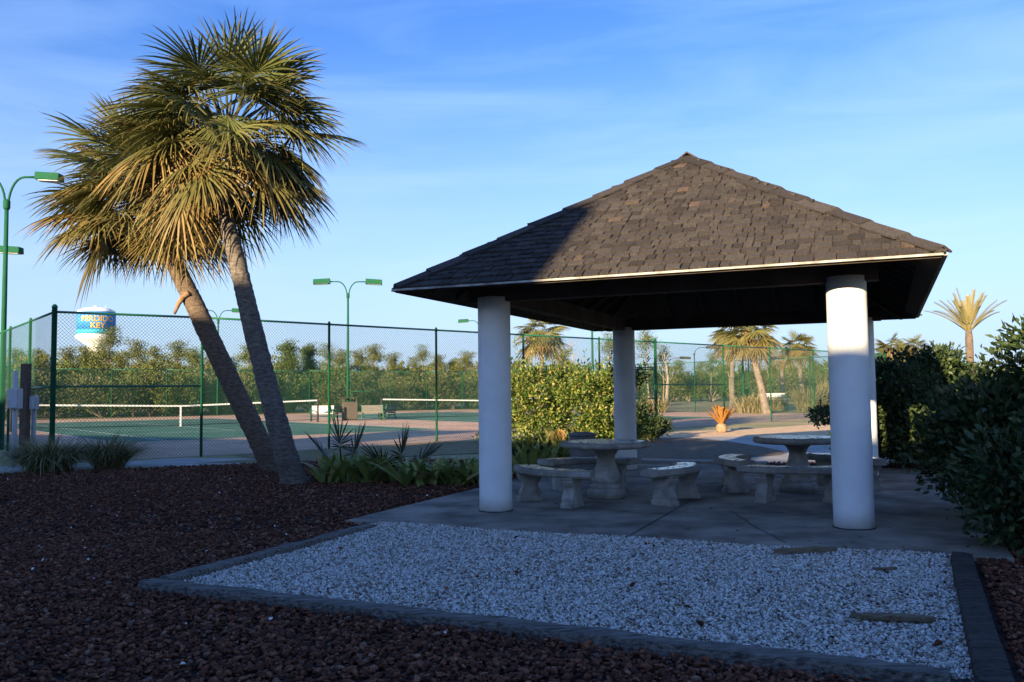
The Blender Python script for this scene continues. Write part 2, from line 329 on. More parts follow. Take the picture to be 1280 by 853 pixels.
# pavilion frame of reference
PC = np.array([2.450, 10.988]); PYAW = -.406; px_ = np.array([math.cos(PYAW), math.sin(PYAW)]); py_ = np.array([-px_[1], px_[0]])
def pl(u, v, z=0.): p = PC+u*px_+v*py_; return np.array([p[0], p[1], z])
PA, PB, OV, OV2, ZE, ZR = 1.785, 2.537, .757, .803, 2.385, 4.085
slabpoly = [pl(-2.92, -3.68), pl(2.92, -3.68), pl(2.92, 3.95), pl(-2.92, 3.95)]
slab = MB().prism([pl(-2.92, -3.68), pl(2.92, -3.68), pl(2.92, 3.95), pl(-2.92, 3.95)], -.1, .045)
so = kind(slab.build('concrete_slab', 'concrete', bevel=.008), 'structure')
jt = MB()
for v in (-1.2, 1.35): jt.sheet([pl(-2.92, v-.006), pl(2.92, v-.006), pl(2.92, v+.006), pl(-2.92, v+.006)], .049)
jt.sheet([pl(-.006, -3.68), pl(.006, -3.68), pl(.006, -1.21), pl(-.006, -1.21)], .049)
def crack(pts):
    p = np.array([pl(*q)[:2] for q in pts]); out = []
    for i in range(len(p)-1):
        for t in np.linspace(0, 1, 9)[:-1]: out.append(p[i]*(1-t)+p[i+1]*t+RNG.normal(size=2)*.012)
    out.append(p[-1]); out = np.array(out)
    for a, b in zip(out[:-1], out[1:]):
        d = unit(b-a); n_ = np.array([-d[1], d[0]])*.005; jt.sheet([a-n_-d*.004, b-n_, b+n_, a+n_-d*.004], .051)
crack([(-.9, -2.1), (-.2, -2.3), (.6, -1.9), (1.5, -2.3)]); crack([(.6, -1.9), (.9, -2.7), (1.3, -3.6)])
kind(jt.build('slab_joint_lines', 'black'), 'structure')
kind(MB().prism([pl(-2.92, 4.0), pl(.2, 4.0), pl(.2, 4.28), pl(-2.92, 4.28)], -.05, .09).build('kerb', 'walk', bevel=.015), 'structure')

# gravel bed in its timber frame
FLc, FRc, BLc, BRc = np.array([-2.36, 5.90]), np.array([1.97, 3.80]), np.array([-1.25, 8.75]), np.array([3.40, 6.85])
kind(MB().sheet([FLc, FRc, BRc, BLc], .016).build('gravel_bed', 'gravelbase'), 'structure')
ICO = None
def ico_unit():
    import bmesh
    b = bmesh.new(); bmesh.ops.create_icosphere(b, subdivisions=1, radius=1); v = np.array([x.co[:] for x in b.verts]); f = np.array([[q.index for q in p.verts] for p in b.faces]); b.free(); return v, f
IV, IF = ico_unit()
OV_ = np.array([(1,0,0),(-1,0,0),(0,1,0),(0,-1,0),(0,0,1),(0,0,-1)], float); OF_ = np.array([(0,2,4),(2,1,4),(1,3,4),(3,0,4),(2,0,5),(1,2,5),(3,1,5),(0,3,5)])
def stones(pos, size, flat=.55, base=(IV, IF), rng=RNG):
    bv, bf = base; n = len(pos); k = len(bv)
    v = bv[None]*(1+.28*rng.normal(size=(n, k, 1)).clip(-1.6, 1.6))
    v = v*np.stack([.75+.6*rng.random(n), .6+.5*rng.random(n), flat*(.7+.6*rng.random(n))], 1)[:, None]*size[:, None, None]
    a = rng.random(n)*2*PI; b = rng.normal(size=n)*.35; ca, sa, cb, sb = np.cos(a), np.sin(a), np.cos(b), np.sin(b)
    x = v[..., 0]*cb[:, None]+v[..., 2]*sb[:, None]; z = -v[..., 0]*sb[:, None]+v[..., 2]*cb[:, None]; y = v[..., 1]
    v = np.stack([x*ca[:, None]-y*sa[:, None], x*sa[:, None]+y*ca[:, None], z], -1)+pos[:, None]
    return v.reshape(-1, 3), (bf[None]+(np.arange(n)*k)[:, None, None]).reshape(-1, bf.shape[1])
def inside(p, poly):
    poly = np.asarray(poly)[:, :2]; r = np.zeros(len(p), bool); j = len(poly)-1
    for i in range(len(poly)):
        a, b = poly[i], poly[j]
        c = ((a[1] > p[:, 1]) != (b[1] > p[:, 1])) & (p[:, 0] < (b[0]-a[0])*(p[:, 1]-a[1])/(b[1]-a[1]+1e-12)+a[0]); r ^= c; j = i
    return r
def scatter(n, lo, hi): return np.stack([RNG.uniform(lo[0], hi[0], n), RNG.uniform(lo[1], hi[1], n)], 1)
bed = [FLc, FRc, BRc, BLc]
p = scatter(210000, (-2.7, 3.6), (3.4, 8.7)); p = p[inside(p, bed) & ~inside(p, slabpoly)]
low = np.sin(p[:, 0]*2.1+1)*np.cos(p[:, 1]*2.7)*.012
sz = .0065+.0085*RNG.random(len(p))**2
v, f = stones(np.c_[p, .030+low+.016*RNG.random(len(p))], sz, .75, (OV_, OF_))
kind(raw('white_gravel', v, f, 'gravel'), 'stuff', 'bluish white marble gravel filling the timber framed bed', 'gravel')
tw = .13
def outside_all(p):
    grow = [FLc+[-.20, .0], FRc+[.12, -.20], BRc+[.22, .05], BLc+[-.10, .1]]
    return inside(p, mulch) & ~inside(p, grow) & ~inside(p, slabpoly) & (np.abs(p[:, 0]) < .68*p[:, 1]+1.6)
p = scatter(150000, (-7, 2.6), (6.5, 8.2)); p = p[outside_all(p)]
va, fa = stones(np.c_[p, .008+.03*RNG.random(len(p))], .010+.014*RNG.random(len(p))**2.0, .55)
p = scatter(110000, (-14, 8.2), (8, 17)); p = p[outside_all(p)]
vb, fb = stones(np.c_[p, .008+.03*RNG.random(len(p))], .014+.017*RNG.random(len(p))**1.6, .6, (OV_, OF_))
kind(raw('lava_rock', np.concatenate([va, vb]), np.concatenate([fa, fb+len(va)]), 'lava'), 'stuff', 'dark red lava rock covering the bed in the shade', 'lava rock')
p = scatter(420, (-9, 2.8), (6, 14)); p = p[outside_all(p)]; p = p[:190]
v, f = stones(np.c_[p, .045+.01*RNG.random(len(p))], .004+.012*RNG.random(len(p))**2.5, .6)
kind(raw('stray_white_gravel', v, f, 'pebble'), 'stuff', 'stray white pebbles and shell bits lying on the red rock', 'pebbles')
p = scatter(500, (-2.6, 4), (3.3, 8.6)); p = p[inside(p, bed)]; w = RNG.random(len(p)) < .45+.5*(p[:, 0] > 1.8); p = p[w][:260]; n = len(p)
v, f = leaf_arrays(np.c_[p, np.full(n, .056)], np.c_[rnd_dirs(n)[:, :2], np.full(n, .12)], np.tile([0, 0, 1.], (n, 1)), .02+.045*RNG.random(n)**2, .012+.018*RNG.random(n), .3)
kind(raw('fallen_leaves', v, f, 'dead'), 'stuff', 'dry brown leaf scraps scattered on the white gravel', 'leaves')

p = scatter(90, (-1.5, 7.2), (5.0, 14)); p = p[inside(p, slabpoly)]; n = len(p)
v, f = leaf_arrays(np.c_[p, np.full(n, .05)], np.c_[rnd_dirs(n)[:, :2], np.full(n, .1)], np.tile([0, 0, 1.], (n, 1)), .03+.04*RNG.random(n), .015+.02*RNG.random(n), .3)
kind(raw('blown_leaves', v, f, 'dead'), 'stuff', 'dry leaves blown onto the concrete slab', 'leaves')
p = scatter(260, (-2.4, 3.8), (3.3, 8.6)); p = p[inside(p, bed) & ~inside(p, slabpoly)][:75]
v, f = stones(np.c_[p, .05+.004*RNG.random(len(p))], .007+.012*RNG.random(len(p))**1.5, .6)
kind(raw('stray_lava_rock', v, f, 'lava'), 'stuff', 'stray dark red rocks kicked onto the white gravel', 'rocks')
def timber(name, a, b, w, h, label, m, seed):
    rng = np.random.default_rng(seed); d = unit(b-a); n_ = np.array([-d[1], d[0]]); Ln = np.linalg.norm(b-a); k = max(6, int(Ln/.12))
    prof = [(-.5, 0), (-.5, .55), (-.46, .9), (-.40, 1), (-.13, 1.01), (.14, .99), (.40, 1), (.46, .9), (.5, .55), (.5, 0)]
    vs = []; wob = np.cumsum(rng.normal(size=k+1))*.0016
    for i in range(k+1):
        c = a+d*Ln*i/k+n_*wob[i]
        for (u, z) in prof: vs.append([*(c+n_*u*w*(1+.012*rng.normal())), z*h+(.004*rng.normal() if z > .3 else 0)])
    K = len(prof); f = [(i*K+j, (i+1)*K+j, (i+1)*K+j+1, i*K+j+1) for i in range(k) for j in range(K-1)]
    f += [tuple(range(K)), tuple(k*K+j for j in range(K-1, -1, -1))]
    o = raw(name, np.array(vs)-np.array([*a, 0]), f, m); o.location = (*a, 0); o.rotation_euler = (0, 0, 0)
    return tag(o, label, 'timber', 'timbers edging the gravel bed')
timber('landscape_timber', np.array([-2.467, 5.88]), np.array([1.87, 3.81]), .14, .08, 'long weathered grey timber along the front of the white gravel', 'timber', 1)
timber('landscape_timber', np.array([-2.36, 5.955]), np.array([-1.35, 8.27]), .14, .078, 'grey timber running from the slab corner to the bed corner, beside the red rock', 'timber', 2)
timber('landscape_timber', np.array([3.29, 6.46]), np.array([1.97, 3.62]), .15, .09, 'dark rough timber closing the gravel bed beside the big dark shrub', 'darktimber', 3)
def board(a, b, w, h, label, seed):
    rng = np.random.default_rng(seed); d = unit(b-a); n_ = np.array([-d[1], d[0]]); L_ = np.linalg.norm(b-a); m = MB(); k = 7; vs = []
    for i in range(k):
        t = i/(k-1); ww = w*(.35 if i in (0, k-1) else 1)*(1+.1*rng.normal()); c = a+d*L_*t
        vs += [[*(c-n_*ww/2), .052], [*(c+n_*ww/2), .052], [*(c+n_*ww/2), .052+h*(1+.15*rng.normal())], [*(c-n_*ww/2), .052+h*(1+.15*rng.normal())]]
    f = [(i*4+j, i*4+(j+1) % 4, i*4+4+(j+1) % 4, i*4+4+j) for i in range(k-1) for j in range(4)]+[(3, 2, 1, 0), tuple((k-1)*4+j for j in range(4))]
    m.add(vs, f); return tag(m.build('broken_board', 'plank'), label, 'board', 'broken boards on the gravel')
board(at(1064, 783)[:2], at(1170, 788)[:2], .075, .02, 'wider flat broken board on the gravel near the front timber', 4)
board(at(968, 700)[:2], at(1046, 697)[:2], .045, .03, 'narrow rotten stick of wood on the gravel at the slab edge', 5)
board(at(1092, 722)[:2], at(1122, 721)[:2], .03, .012, 'tiny pale splinter of wood on the gravel close to the dark timber', 6)

# ------------------------------------------------------------------ pavilion
pav = thing('pavilion', 'open pavilion with white round columns and a brown wood shake hip roof', 'pavilion', (*PC, 0))
for u, v in ((-PA, -PB), (PA, -PB), (-PA, PB), (PA, PB)):
    c = pl(u, v); m = MB(); n = 48; zs = np.linspace(.045, 2.33, 14)
    m.lathe([(.176, z) for z in zs], c, n); cl_ = m.build('column', 'stucco', pav, True); MB().lathe([(.187, .0455), (.185, .052), (.17, .054)], c, n).build('base_joint', 'black', cl_)
HA, HB = PA+OV, PB+OV2; RH = HB-HA                        # half widths at the eaves, half ridge length
slope = (ZR-ZE)/HA; sl = math.atan(slope)
# deck: four planes with thickness
dk = MB(); th = .035
def roofpt(u, v, off=0.): return pl(u, v, 0)+np.array([0, 0, off])
def deck(z0):
    return [pl(-HA, -HB, ZE+z0), pl(HA, -HB, ZE+z0), pl(HA, HB, ZE+z0), pl(-HA, HB, ZE+z0), pl(0, -RH, ZR+z0), pl(0, RH, ZR+z0)]
top, bot = deck(-.002), deck(-.04)
dk.add(top+bot, [(0, 1, 4), (1, 2, 5, 4), (2, 3, 5), (3, 0, 4, 5), (7, 6, 10), (8, 7, 10, 11), (9, 8, 11), (6, 9, 11, 10), (0, 6, 7, 1), (1, 7, 8, 2), (2, 8, 9, 3), (3, 9, 6, 0)])
roof = dk.build('roof', 'roofwood', pav)
# shakes, row by row on each face
sh = MB(); rng = np.random.default_rng(11); NR = 27; SL = math.hypot(HA, ZR-ZE); ex_ = SL/NR
for face in range(4):
    half = HA if face in (0, 2) else HB
    for r in range(NR):
        t0 = r/NR; lowh = half-HA*t0                       # half length of this row at its butt line
        x = -lowh-rng.random()*.1
        while x < lowh:
            w = .065+.12*rng.random(); xa, xb = x, min(x+w-.009, lowh+.03); x += w
            if xb-xa < .03: continue
            lng = ex_*1.75; a0 = -.022*(r == 0)+rng.normal()*.006; a1 = a0+lng
            hgt = .026+.016*rng.random()
            def P(along, s_, lift):                        # along the eave, up the slope, off the roof
                run = HA-s_*math.cos(sl); zz = ZE+s_*math.sin(sl); n_h = math.sin(sl)*lift; n_v = math.cos(sl)*lift
                d = run+n_h
                if face == 0: return pl(along, -(RH+d), zz+n_v)
                if face == 2: return pl(-along, RH+d, zz+n_v)
                if face == 1: return pl(d, along, zz+n_v)
                return pl(-d, -along, zz+n_v)
            s0 = t0*SL+a0; s1 = min(t0*SL+a1, SL)
            lim0 = half-(s0*math.cos(sl)); lim1 = max(half-(s1*math.cos(sl)), .0)
            if face in (1, 3): pass
            ya, yb = np.clip([xa, xb], -lim1-.01, lim1+.01)
            if yb-ya < .004 and lim1 > .05: ya, yb = (xa, xa+.01) if abs(xa) < lim1 else (np.sign(xa)*lim1, np.sign(xa)*lim1)
            tilt = rng.normal()*.003
            sh.hexa([P(xa, s0, .004), P(xb, s0, .004), P(yb, s1, -.001), P(ya, s1, -.001), P(xa, s0, hgt+tilt), P(xb, s0, hgt-tilt), P(yb, s1, .006), P(ya, s1, .006)])
sh.build('shingle', 'shake', roof)
# hip and ridge boards, lapped
for (cu, cv) in ((-1, -1), (1, -1), (1, 1), (-1, 1)):
    hc = MB(); lo = pl(cu*HA, cv*HB, ZE); hi = pl(0, cv*RH, ZR); d = hi-lo; Lh = np.linalg.norm(d); d = d/Lh
    n = 9
    for i in range(n):
        for sd in (0, 1):
            tang = -px_*cu if sd == 0 else -py_*cv         # eave direction leaving this corner
            q = np.array([*tang, 0.]); q = q-d*(q@d); q = unit(q)
            nn = np.cross(d, q); nn = nn if nn[2] > 0 else -nn
            a = lo+d*Lh*(i/n)-d*(.04 if i else -.01); b = lo+d*Lh*((i+1)/n)+d*.10; w = .085+.05*rng.random(); l0 = .050+.010*rng.random(); tb = .018
            if sd: l0 += .004
            b = min(1., np.linalg.norm(b-lo)/Lh)*d*Lh+lo
            hc.hexa([a+nn*(l0-tb)-q*.012, a+q*w+nn*(l0-tb), b+q*w*.95+nn*.022, b+nn*.022-q*.012, a+nn*l0-q*.012, a+q*w+nn*l0, b+q*w*.95+nn*.036, b+nn*.036-q*.012])
    hc.build('hip_cap', 'shake', roof)
rc = MB()
for i in range(5):
    for sg in (-1, 1):
        v0, v1 = -RH-.05+i*2*RH/5, -RH+(i+1)*2*RH/5+.08
        rc.hexa([pl(sg*.13, v0, ZR-.035), pl(0, v0, ZR+.055), pl(0, v1, ZR+.035), pl(sg*.13, v1, ZR-.055), pl(sg*.13, v0, ZR-.015), pl(0, v0, ZR+.075), pl(0, v1, ZR+.055), pl(sg*.13, v1, ZR-.035)])
rc.build('ridge_cap', 'shake', roof)
def bar(m, a, b, w, h):                                    # beam between two top-centre points, hanging down by h
    a, b = np.asarray(a, float), np.asarray(b, float); d = unit((b-a)*[1, 1, 0]); n_ = np.array([-d[1], d[0], 0])*w/2; dn = np.array([0, 0, -h])
    m.hexa([a-n_+dn, b-n_+dn, b+n_+dn, a+n_+dn, a-n_, b-n_, b+n_, a+n_])
cr4 = [(-HA, -HB), (HA, -HB), (HA, HB), (-HA, HB)]
for i in range(4):
    a, b = cr4[i], cr4[(i+1) % 4]; ctr = lambda p, k: pl(p[0]*k, p[1]*k, 0)
    sg = 1-.012/HA
    fa = MB(); A_ = pl(a[0]-np.sign(a[0])*.012, a[1]-np.sign(a[1])*.012, ZE-.002); B_ = pl(b[0]-np.sign(b[0])*.012, b[1]-np.sign(b[1])*.012, ZE-.002)
    d_ = unit(B_-A_); bar(fa, A_+d_*.012, B_-d_*.012, .022, .026); fa.build('fascia', 'roofwood', pav)
    dr = MB(); A_ = pl(a[0]+np.sign(a[0])*.022, a[1]+np.sign(a[1])*.022, ZE-.006); B_ = pl(b[0]+np.sign(b[0])*.022, b[1]+np.sign(b[1])*.022, ZE-.006)
    d_ = unit(B_-A_); bar(dr, A_+d_*.012, B_-d_*.012, .040, .019); dr.build('drip_edge', 'drip', pav)
ZB = 2.47
for a, b in (((-PA-.28, -PB), (PA+.28, -PB)), ((-PA-.28, PB), (PA+.28, PB))):
    m = MB(); bar(m, pl(*a, ZB), pl(*b, ZB), .14, .19); m.build('beam', 'beam', pav, bevel=.006)
for s_ in (-1, 1):
    m = MB(); bar(m, pl(s_*PA, -PB+.072, ZB-.003), pl(s_*PA, PB-.072, ZB-.003), .14, .19); m.build('beam', 'beam', pav, bevel=.006)
def rafter(u0, v0, u1, v1):
    z = lambda u, v: ZE+slope*min(HA-abs(u), HB-abs(v))-.045
    m = MB(); bar(m, pl(u0, v0, z(u0, v0)), pl(u1, v1, z(u1, v1)), .042, .075); m.build('rafter', 'beam', pav)
for k in range(-4, 5):
    for s_ in (-1, 1):
        u = k*.56; rafter(u, s_*(HB-.16), u, s_*(HB-min(HA-abs(u), HA)+.03) if abs(u) > .02 else s_*(RH+.04))
for k in range(-5, 6):
    for s_ in (-1, 1):
        v = k*.56; top_u = max(0, abs(v)-RH); rafter(s_*(HA-.16), v, s_*(top_u+.04), v)
for cu in (-1, 1):
    for cv in (-1, 1):
        m = MB(); bar(m, pl(cu*(HA-.2), cv*(HB-.2), ZE+.08), pl(cu*.03, cv*(RH+.03), ZR-.06), .05, .14); m.build('hip_rafter', 'beam', pav)

# ------------------------------------------------------------------ concrete tables and curved benches
def bench_at(name, cx, cy, ang, rin=.78, rout=1.10, span=.66, h=.40, label=''):
    t = thing(name, label, 'bench', (0, 0, 0), 'curved concrete benches')
    n = 20; a = np.linspace(-span, span, n+1); prof = [(rin+.02, 0), (rin, .02), (rin, .055), (rin+.025, .075), (rout-.025, .075), (rout, .055), (rout, .02), (rout-.02, 0)]
    m = MB(); K = len(prof); vs = [[r*math.cos(x), r*math.sin(x), h-.075+z] for x in a for r, z in prof]
    f = [(i*K+j, i*K+(j+1) % K, (i+1)*K+(j+1) % K, (i+1)*K+j) for i in range(n) for j in range(K)]+[tuple(range(K-1, -1, -1)), tuple(n*K+j for j in range(K))]
    m.add(vs, f); m.build('seat', 'cast', t)
    m = MB(); a2 = np.linspace(-span+.06, span-.06, n+1); vs = []
    for x in a2: vs += [[(rin+.055)*math.cos(x), (rin+.055)*math.sin(x), h+.003], [(rout-.055)*math.cos(x), (rout-.055)*math.sin(x), h+.003]]
    m.add(vs, [(i*2, i*2+1, i*2+3, i*2+2) for i in range(n)]); m.build('mosaic_inlay', 'mosaic', t)
    pr = [(.150, 0), (.150, .05), (.118, .062), (.126, .10), (.105, .14), (.085, .18), (.088, .215), (.118, .25), (.138, .28), (.135, .30), (.150, .31), (.150, h-.075)]
    for s_ in (-1, 1):
        x = s_*span*.62; m = MB(); R = rot(x); vs = []
        for w, z in pr:
            tk = .065+.12*(w-.085)
            for sx, sy in ((-1, -1), (1, -1), (1, 1), (-1, 1)): vs.append(R @ np.array([(rin+rout)/2+sx*w, sy*tk, z]))
        f = [(i*4+j, i*4+(j+1) % 4, i*4+4+(j+1) % 4, i*4+4+j) for i in range(len(pr)-1) for j in range(4)]+[(3, 2, 1, 0), tuple((len(pr)-1)*4+j for j in range(4))]
        m.add(vs, f); o = m.build('leg', 'cast', t, bevel=.012)
    t.location = (cx, cy, .045); t.rotation_euler = (0, 0, ang); return t
def table_at(cx, cy, label, rz=0):
    t = thing('concrete_table', label, 'table', (0, 0, 0), 'round concrete tables'); h = .665
    MB().lathe([(.47, h-.075), (.515, h-.068), (.535, h-.045), (.535, h-.02), (.52, h-.004), (.505, h), (.002, h)], (0, 0, 0), 56).build('table_top', 'cast', t, True)
    MB().lathe([(.462, h+.001), (.462, h+.003), (.001, h+.0035)], (0, 0, 0), 56).build('mosaic_inlay', 'mosaic', t)
    MB().lathe([(.225, 0), (.225, .085), (.215, .10), (.19, .105), (.185, .12), (.20, .135), (.195, .155), (.150, .165), (.145, .17), (.162, .19), (.166, .22), (.150, .28), (.112, .38), (.095, .46), (.102, .50), (.14, .55), (.185, .58), (.20, .592)], (0, 0, 0), 64, (14, .18, .52, .07)).build('pedestal', 'cast', t, True)
    t.location = (cx, cy, .045); t.rotation_euler = (0, 0, rz); return t
T1, T2 = (1.10, 10.36), (3.53, 10.82)
table_at(*T1, 'round concrete mosaic table by the trash can, farther from the lit column')
table_at(*T2, 'round concrete mosaic table partly behind the sunlit white column', .8)
R_ = math.radians
bench_at('curved_bench', *T1, R_(-143), label='curved concrete bench just behind the shaded front column')
bench_at('curved_bench', *T1, R_(-30), label='curved concrete bench with bright mosaic seat, alone in the middle of the pavilion')
bench_at('curved_bench', T1[0]-.12, T1[1], R_(90), label='curved concrete bench behind the table near the trash can')
bench_at('curved_bench', T2[0]+.12, T2[1]+.12, R_(168), label='curved concrete bench seen end-on, at the middle side of the table by the lit column')
bench_at('curved_bench', T2[0]-.16, T2[1]-.28, R_(-103), label='curved concrete bench in front of its table, one end hidden by the sunlit column')
bench_at('curved_bench', T2[0]-.08, T2[1], R_(22), label='curved concrete bench behind the sunlit column, its end sticking out on the shrub side')
# ribbed trash can
tcn = thing('trash_can', 'grey ribbed round trash can behind the table, next to the yellow green shrub', 'trash can', (1.03, 12.9, .045))
n = 48; m = MB(); m.lathe([(.18, 0), (.185, .03), (.18, .05), (.185, .56), (.19, .58), (.185, .60)], (1.03, 12.9, .045), 48, (24, .04, .59, .05)); m.build('body', 'can', tcn)
MB().lathe([(.20, .60), (.215, .615), (.215, .63), (.14, .655), (.10, .66), (.095, .645), (.002, .645)], (1.03, 12.9, .045), 32).build('lid', 'can', tcn, True)

# ------------------------------------------------------------------ chain link fences
def wires(m, a, b, z0, z1, pitch=.072, r=.0030):
    Lw = np.linalg.norm(b-a); d = (b-a)/Lw; n_ = np.array([-d[1], d[0]]); H_ = z1-z0
    c0 = np.arange(-H_, Lw, pitch); vs = []; fs = []; k = 0
    for sg in (1, -1):
        for c in c0:
            xa, xb = max(c, 0), min(c+H_, Lw)
            if xb-xa < .02: continue
            za, zb = (xa-c), (xb-c)
            if sg < 0: za, zb = H_-za, H_-zb
            P, Q = np.array([*(a+d*xa), z0+za]), np.array([*(a+d*xb), z0+zb])
            o1 = np.array([*n_, 0])*r; o1c = np.array([*n_, 0])*(sg*r*.9); o2 = unit(np.cross(unit(Q-P), [*n_, 0]))*r
            for X in (P, Q): vs += [X+o1+o1c, X-o1*.5+o2*.87+o1c, X-o1*.5-o2*.87+o1c]
            fs += [(k, k+1, k+4, k+3), (k+1, k+2, k+5, k+4), (k+2, k, k+3, k+5)]; k += 6
    m.add(vs, fs)
def fence(label, posts, H_=3.02, wr=.0030, thick=(), rails=True, opening=None, braces=(), r=.03, extend=0):
    posts = [np.array(p_, float)[:2] for p_ in posts]; t = thing('chain_link_fence', label, 'fence', (*posts[0], 0), 'green chain link fences round the tennis courts')
    for i, p_ in enumerate(posts):
        rr = .05 if i in thick else r; hh = H_+(.09 if i in thick else .03); m = MB()
        m.lathe([(rr, 0), (rr, hh-.03), (rr*1.15, hh-.028), (rr*1.1, hh), (rr*.6, hh+rr*.7), (.004, hh+rr*.95)], (*p_, 0), 12); m.build('post', 'green', t, True)
    for i in range(len(posts)-1):
        a, b = posts[i], posts[i+1]; m = MB(); zl = .04
        if opening == i: zl = 2.12
        m.tube([[*a, H_-.02], [*b, H_-.02]], .024, 8); m.build('top_rail', 'green', t, True)
        if zl > 1: m = MB(); m.tube([[*a, zl-.02], [*b, zl-.02]], .022, 8); m.build('transom', 'green', t, True)
        if i in braces: m = MB(); m.tube([[*a, 1.52], [*b, 1.52]], .022, 8); m.build('brace_rail', 'green', t, True)
    m = MB()
    for i in range(len(posts)-1): wires(m, posts[i], posts[i+1], 2.12 if opening == i else .04, H_-.03, r=wr)
    m.build('chain_link', 'mesh', t)
    return t
def on(px, o, d):                                          # where the sight line over this picture column crosses a plan line
    k = (px-640)/F; t = (k*o[1]-o[0])/(d[0]-d[1]*k); return np.array(o)+np.array(d)*t
near = [CORN]+[on(x, A0, nd) for x in (252, 411, 545, 654, 749, 787, 819, 903.6, 962, 1016, 1062, 1100)]+[SIDE]
fence('long green chain link fence between palms and courts, holding the gate', near, thick=(0, 6, 7, 13), opening=6, braces=(0, 7))
fence('green chain link fence turning away from the tall corner post by the utility boxes', [CORN+ld*t for t in (.12, 2.6, 5.3, 8.2, 11.2, 14.2, 17.2, 20.2)], braces=(0,), wr=.0017)
far_posts = [FARC-e1*t for t in np.arange(0, 40, 3.25)]
fence('green chain link fence at the far end of the courts before the woods', far_posts, braces=(2,))
fence('green chain link fence along the grass side of the courts, behind the orange plant', [SIDE+(FARC-SIDE)*t for t in np.linspace(.01, .995, 10)], r=.028)
# gate in the near fence
ga, gb = near[6], near[7]; gd = unit(gb-ga); ga = ga+gd*.08; gb = gb-gd*.08
gt = thing('chain_link_gate', 'narrow green chain link gate beside the back column, near the small dark shrub', 'gate', (*ga, 0))
m = MB()
for p_ in (ga, gb): m.tube([[*p_, .06], [*p_, 2.05]], .024, 8)
for z in (.08, 1.05, 2.03): m.tube([[*ga, z], [*gb, z]], .022, 8)
m.build('frame', 'green', gt, True); m = MB(); wires(m, ga, gb, .08, 2.03); m.build('chain_link', 'mesh', gt)

# ------------------------------------------------------------------ lamps
def forked_lamp(name, label, x, y, h, ang, arms=2, m='lampgreen', reach=.85, head=(.85, .42, .26), hang=.0):
    t = thing(name, label, 'lamp post', (x, y, 0), 'tall court lamp posts')
    MB().tube([[x, y, 0], [x, y, h*.55], [x, y, h-.75]], [.075, .062, .05], 10).build('pole', m, t, True)
    d = np.array([math.cos(ang), math.sin(ang), 0])
    b = MB(); b.lathe([(.06, h-.85), (.085, h-.8), (.085, h-.62), (.05, h-.58)], (x, y, 0), 10); b.build('bracket', m, t, True)
    for s_ in ((-1, 1) if arms == 2 else (1,)):
        pts = [np.array([x, y, h-.75])+d*s_*(.04+reach*(1-math.cos(a))*.55)+np.array([0, 0, .75*math.sin(a)]) for a in np.linspace(0, PI/2, 8)]
        pts.append(pts[-1]+d*s_*reach*.45)
        MB().tube(pts, .03, 8).build('arm', m, t, True)
        e = pts[-1]+d*s_*head[0]*.5; R = rot(ang if s_ > 0 else ang+PI, .05)
        q = np.array([(-.5, -.5, -.5), (.5, -.5, -.5), (.5, .5, -.5), (-.5, .5, -.5), (-.5, -.45, .5), (.48, -.45, .45), (.48, .45, .45), (-.5, .45, .5)])*np.array(head)
        hd = MB().hexa(q @ R.T+e).build('lamp_head', m, t, bevel=.015)
        MB().box(e+R @ np.array([.02, 0, -head[2]/2-.006]), (head[0]*.8, head[1]*.75, .02), R).build('lens', 'lampglass', hd)
    return t
forked_lamp('court_lamp', 'green twin-armed lamp post standing behind the court benches', -8.35, 44.0, 7.05, R_(8))
forked_lamp('court_lamp', 'green twin-armed lamp post showing between the two leaning palm trunks', -19.45, 57.2, 6.95, R_(8))
forked_lamp('court_lamp', 'green twin-armed lamp post mostly hidden behind the shaded front column', -2.6, 70.6, 7.2, R_(3), reach=.9)
l0 = on(3, CORN, ld)
forked_lamp('court_lamp', 'tall green lamp post cut by the picture edge, its arm reaching into the palm crown', *l0, 7.0, R_(2), reach=.72, head=(.62, .34, .2))
l1 = dep(-36, 500, 33)[:2]
forked_lamp('court_lamp', 'green lamp post just outside the picture edge, one lamp head showing beside the nearer pole', *l1, 7.0, R_(3))
sp_ = SIDE+(FARC-SIDE)*.245
forked_lamp('court_lamp', 'green lamp post rising behind the pavilion roof from the grass side fence', *on(928, sp_, unit(FARC-SIDE)), 7.3, R_(60))
forked_lamp('court_lamp', 'green lamp post whose thin pole shows under the eave by the back column', 4.5, 48.5, 7.2, R_(60))
for px, topy, Y, lab in ((869, 437, 92, 'dark single-arm lamp beyond the gate, higher of the two beside the tall pine'), (836, 450, 96, 'dark single-arm lamp beyond the gate, the lower one in front of a bare trunk'), (975, 440, 90, 'dark single-arm lamp among the palms beyond the courts')):
    c = dep(px, 495, Y); h = dep(px, topy, Y)[2]+.2
    forked_lamp('field_lamp', lab, c[0], Y, h, R_(0 if px != 975 else 180), 1, 'darkmetal', 1.3, (1.15, .6, .26))

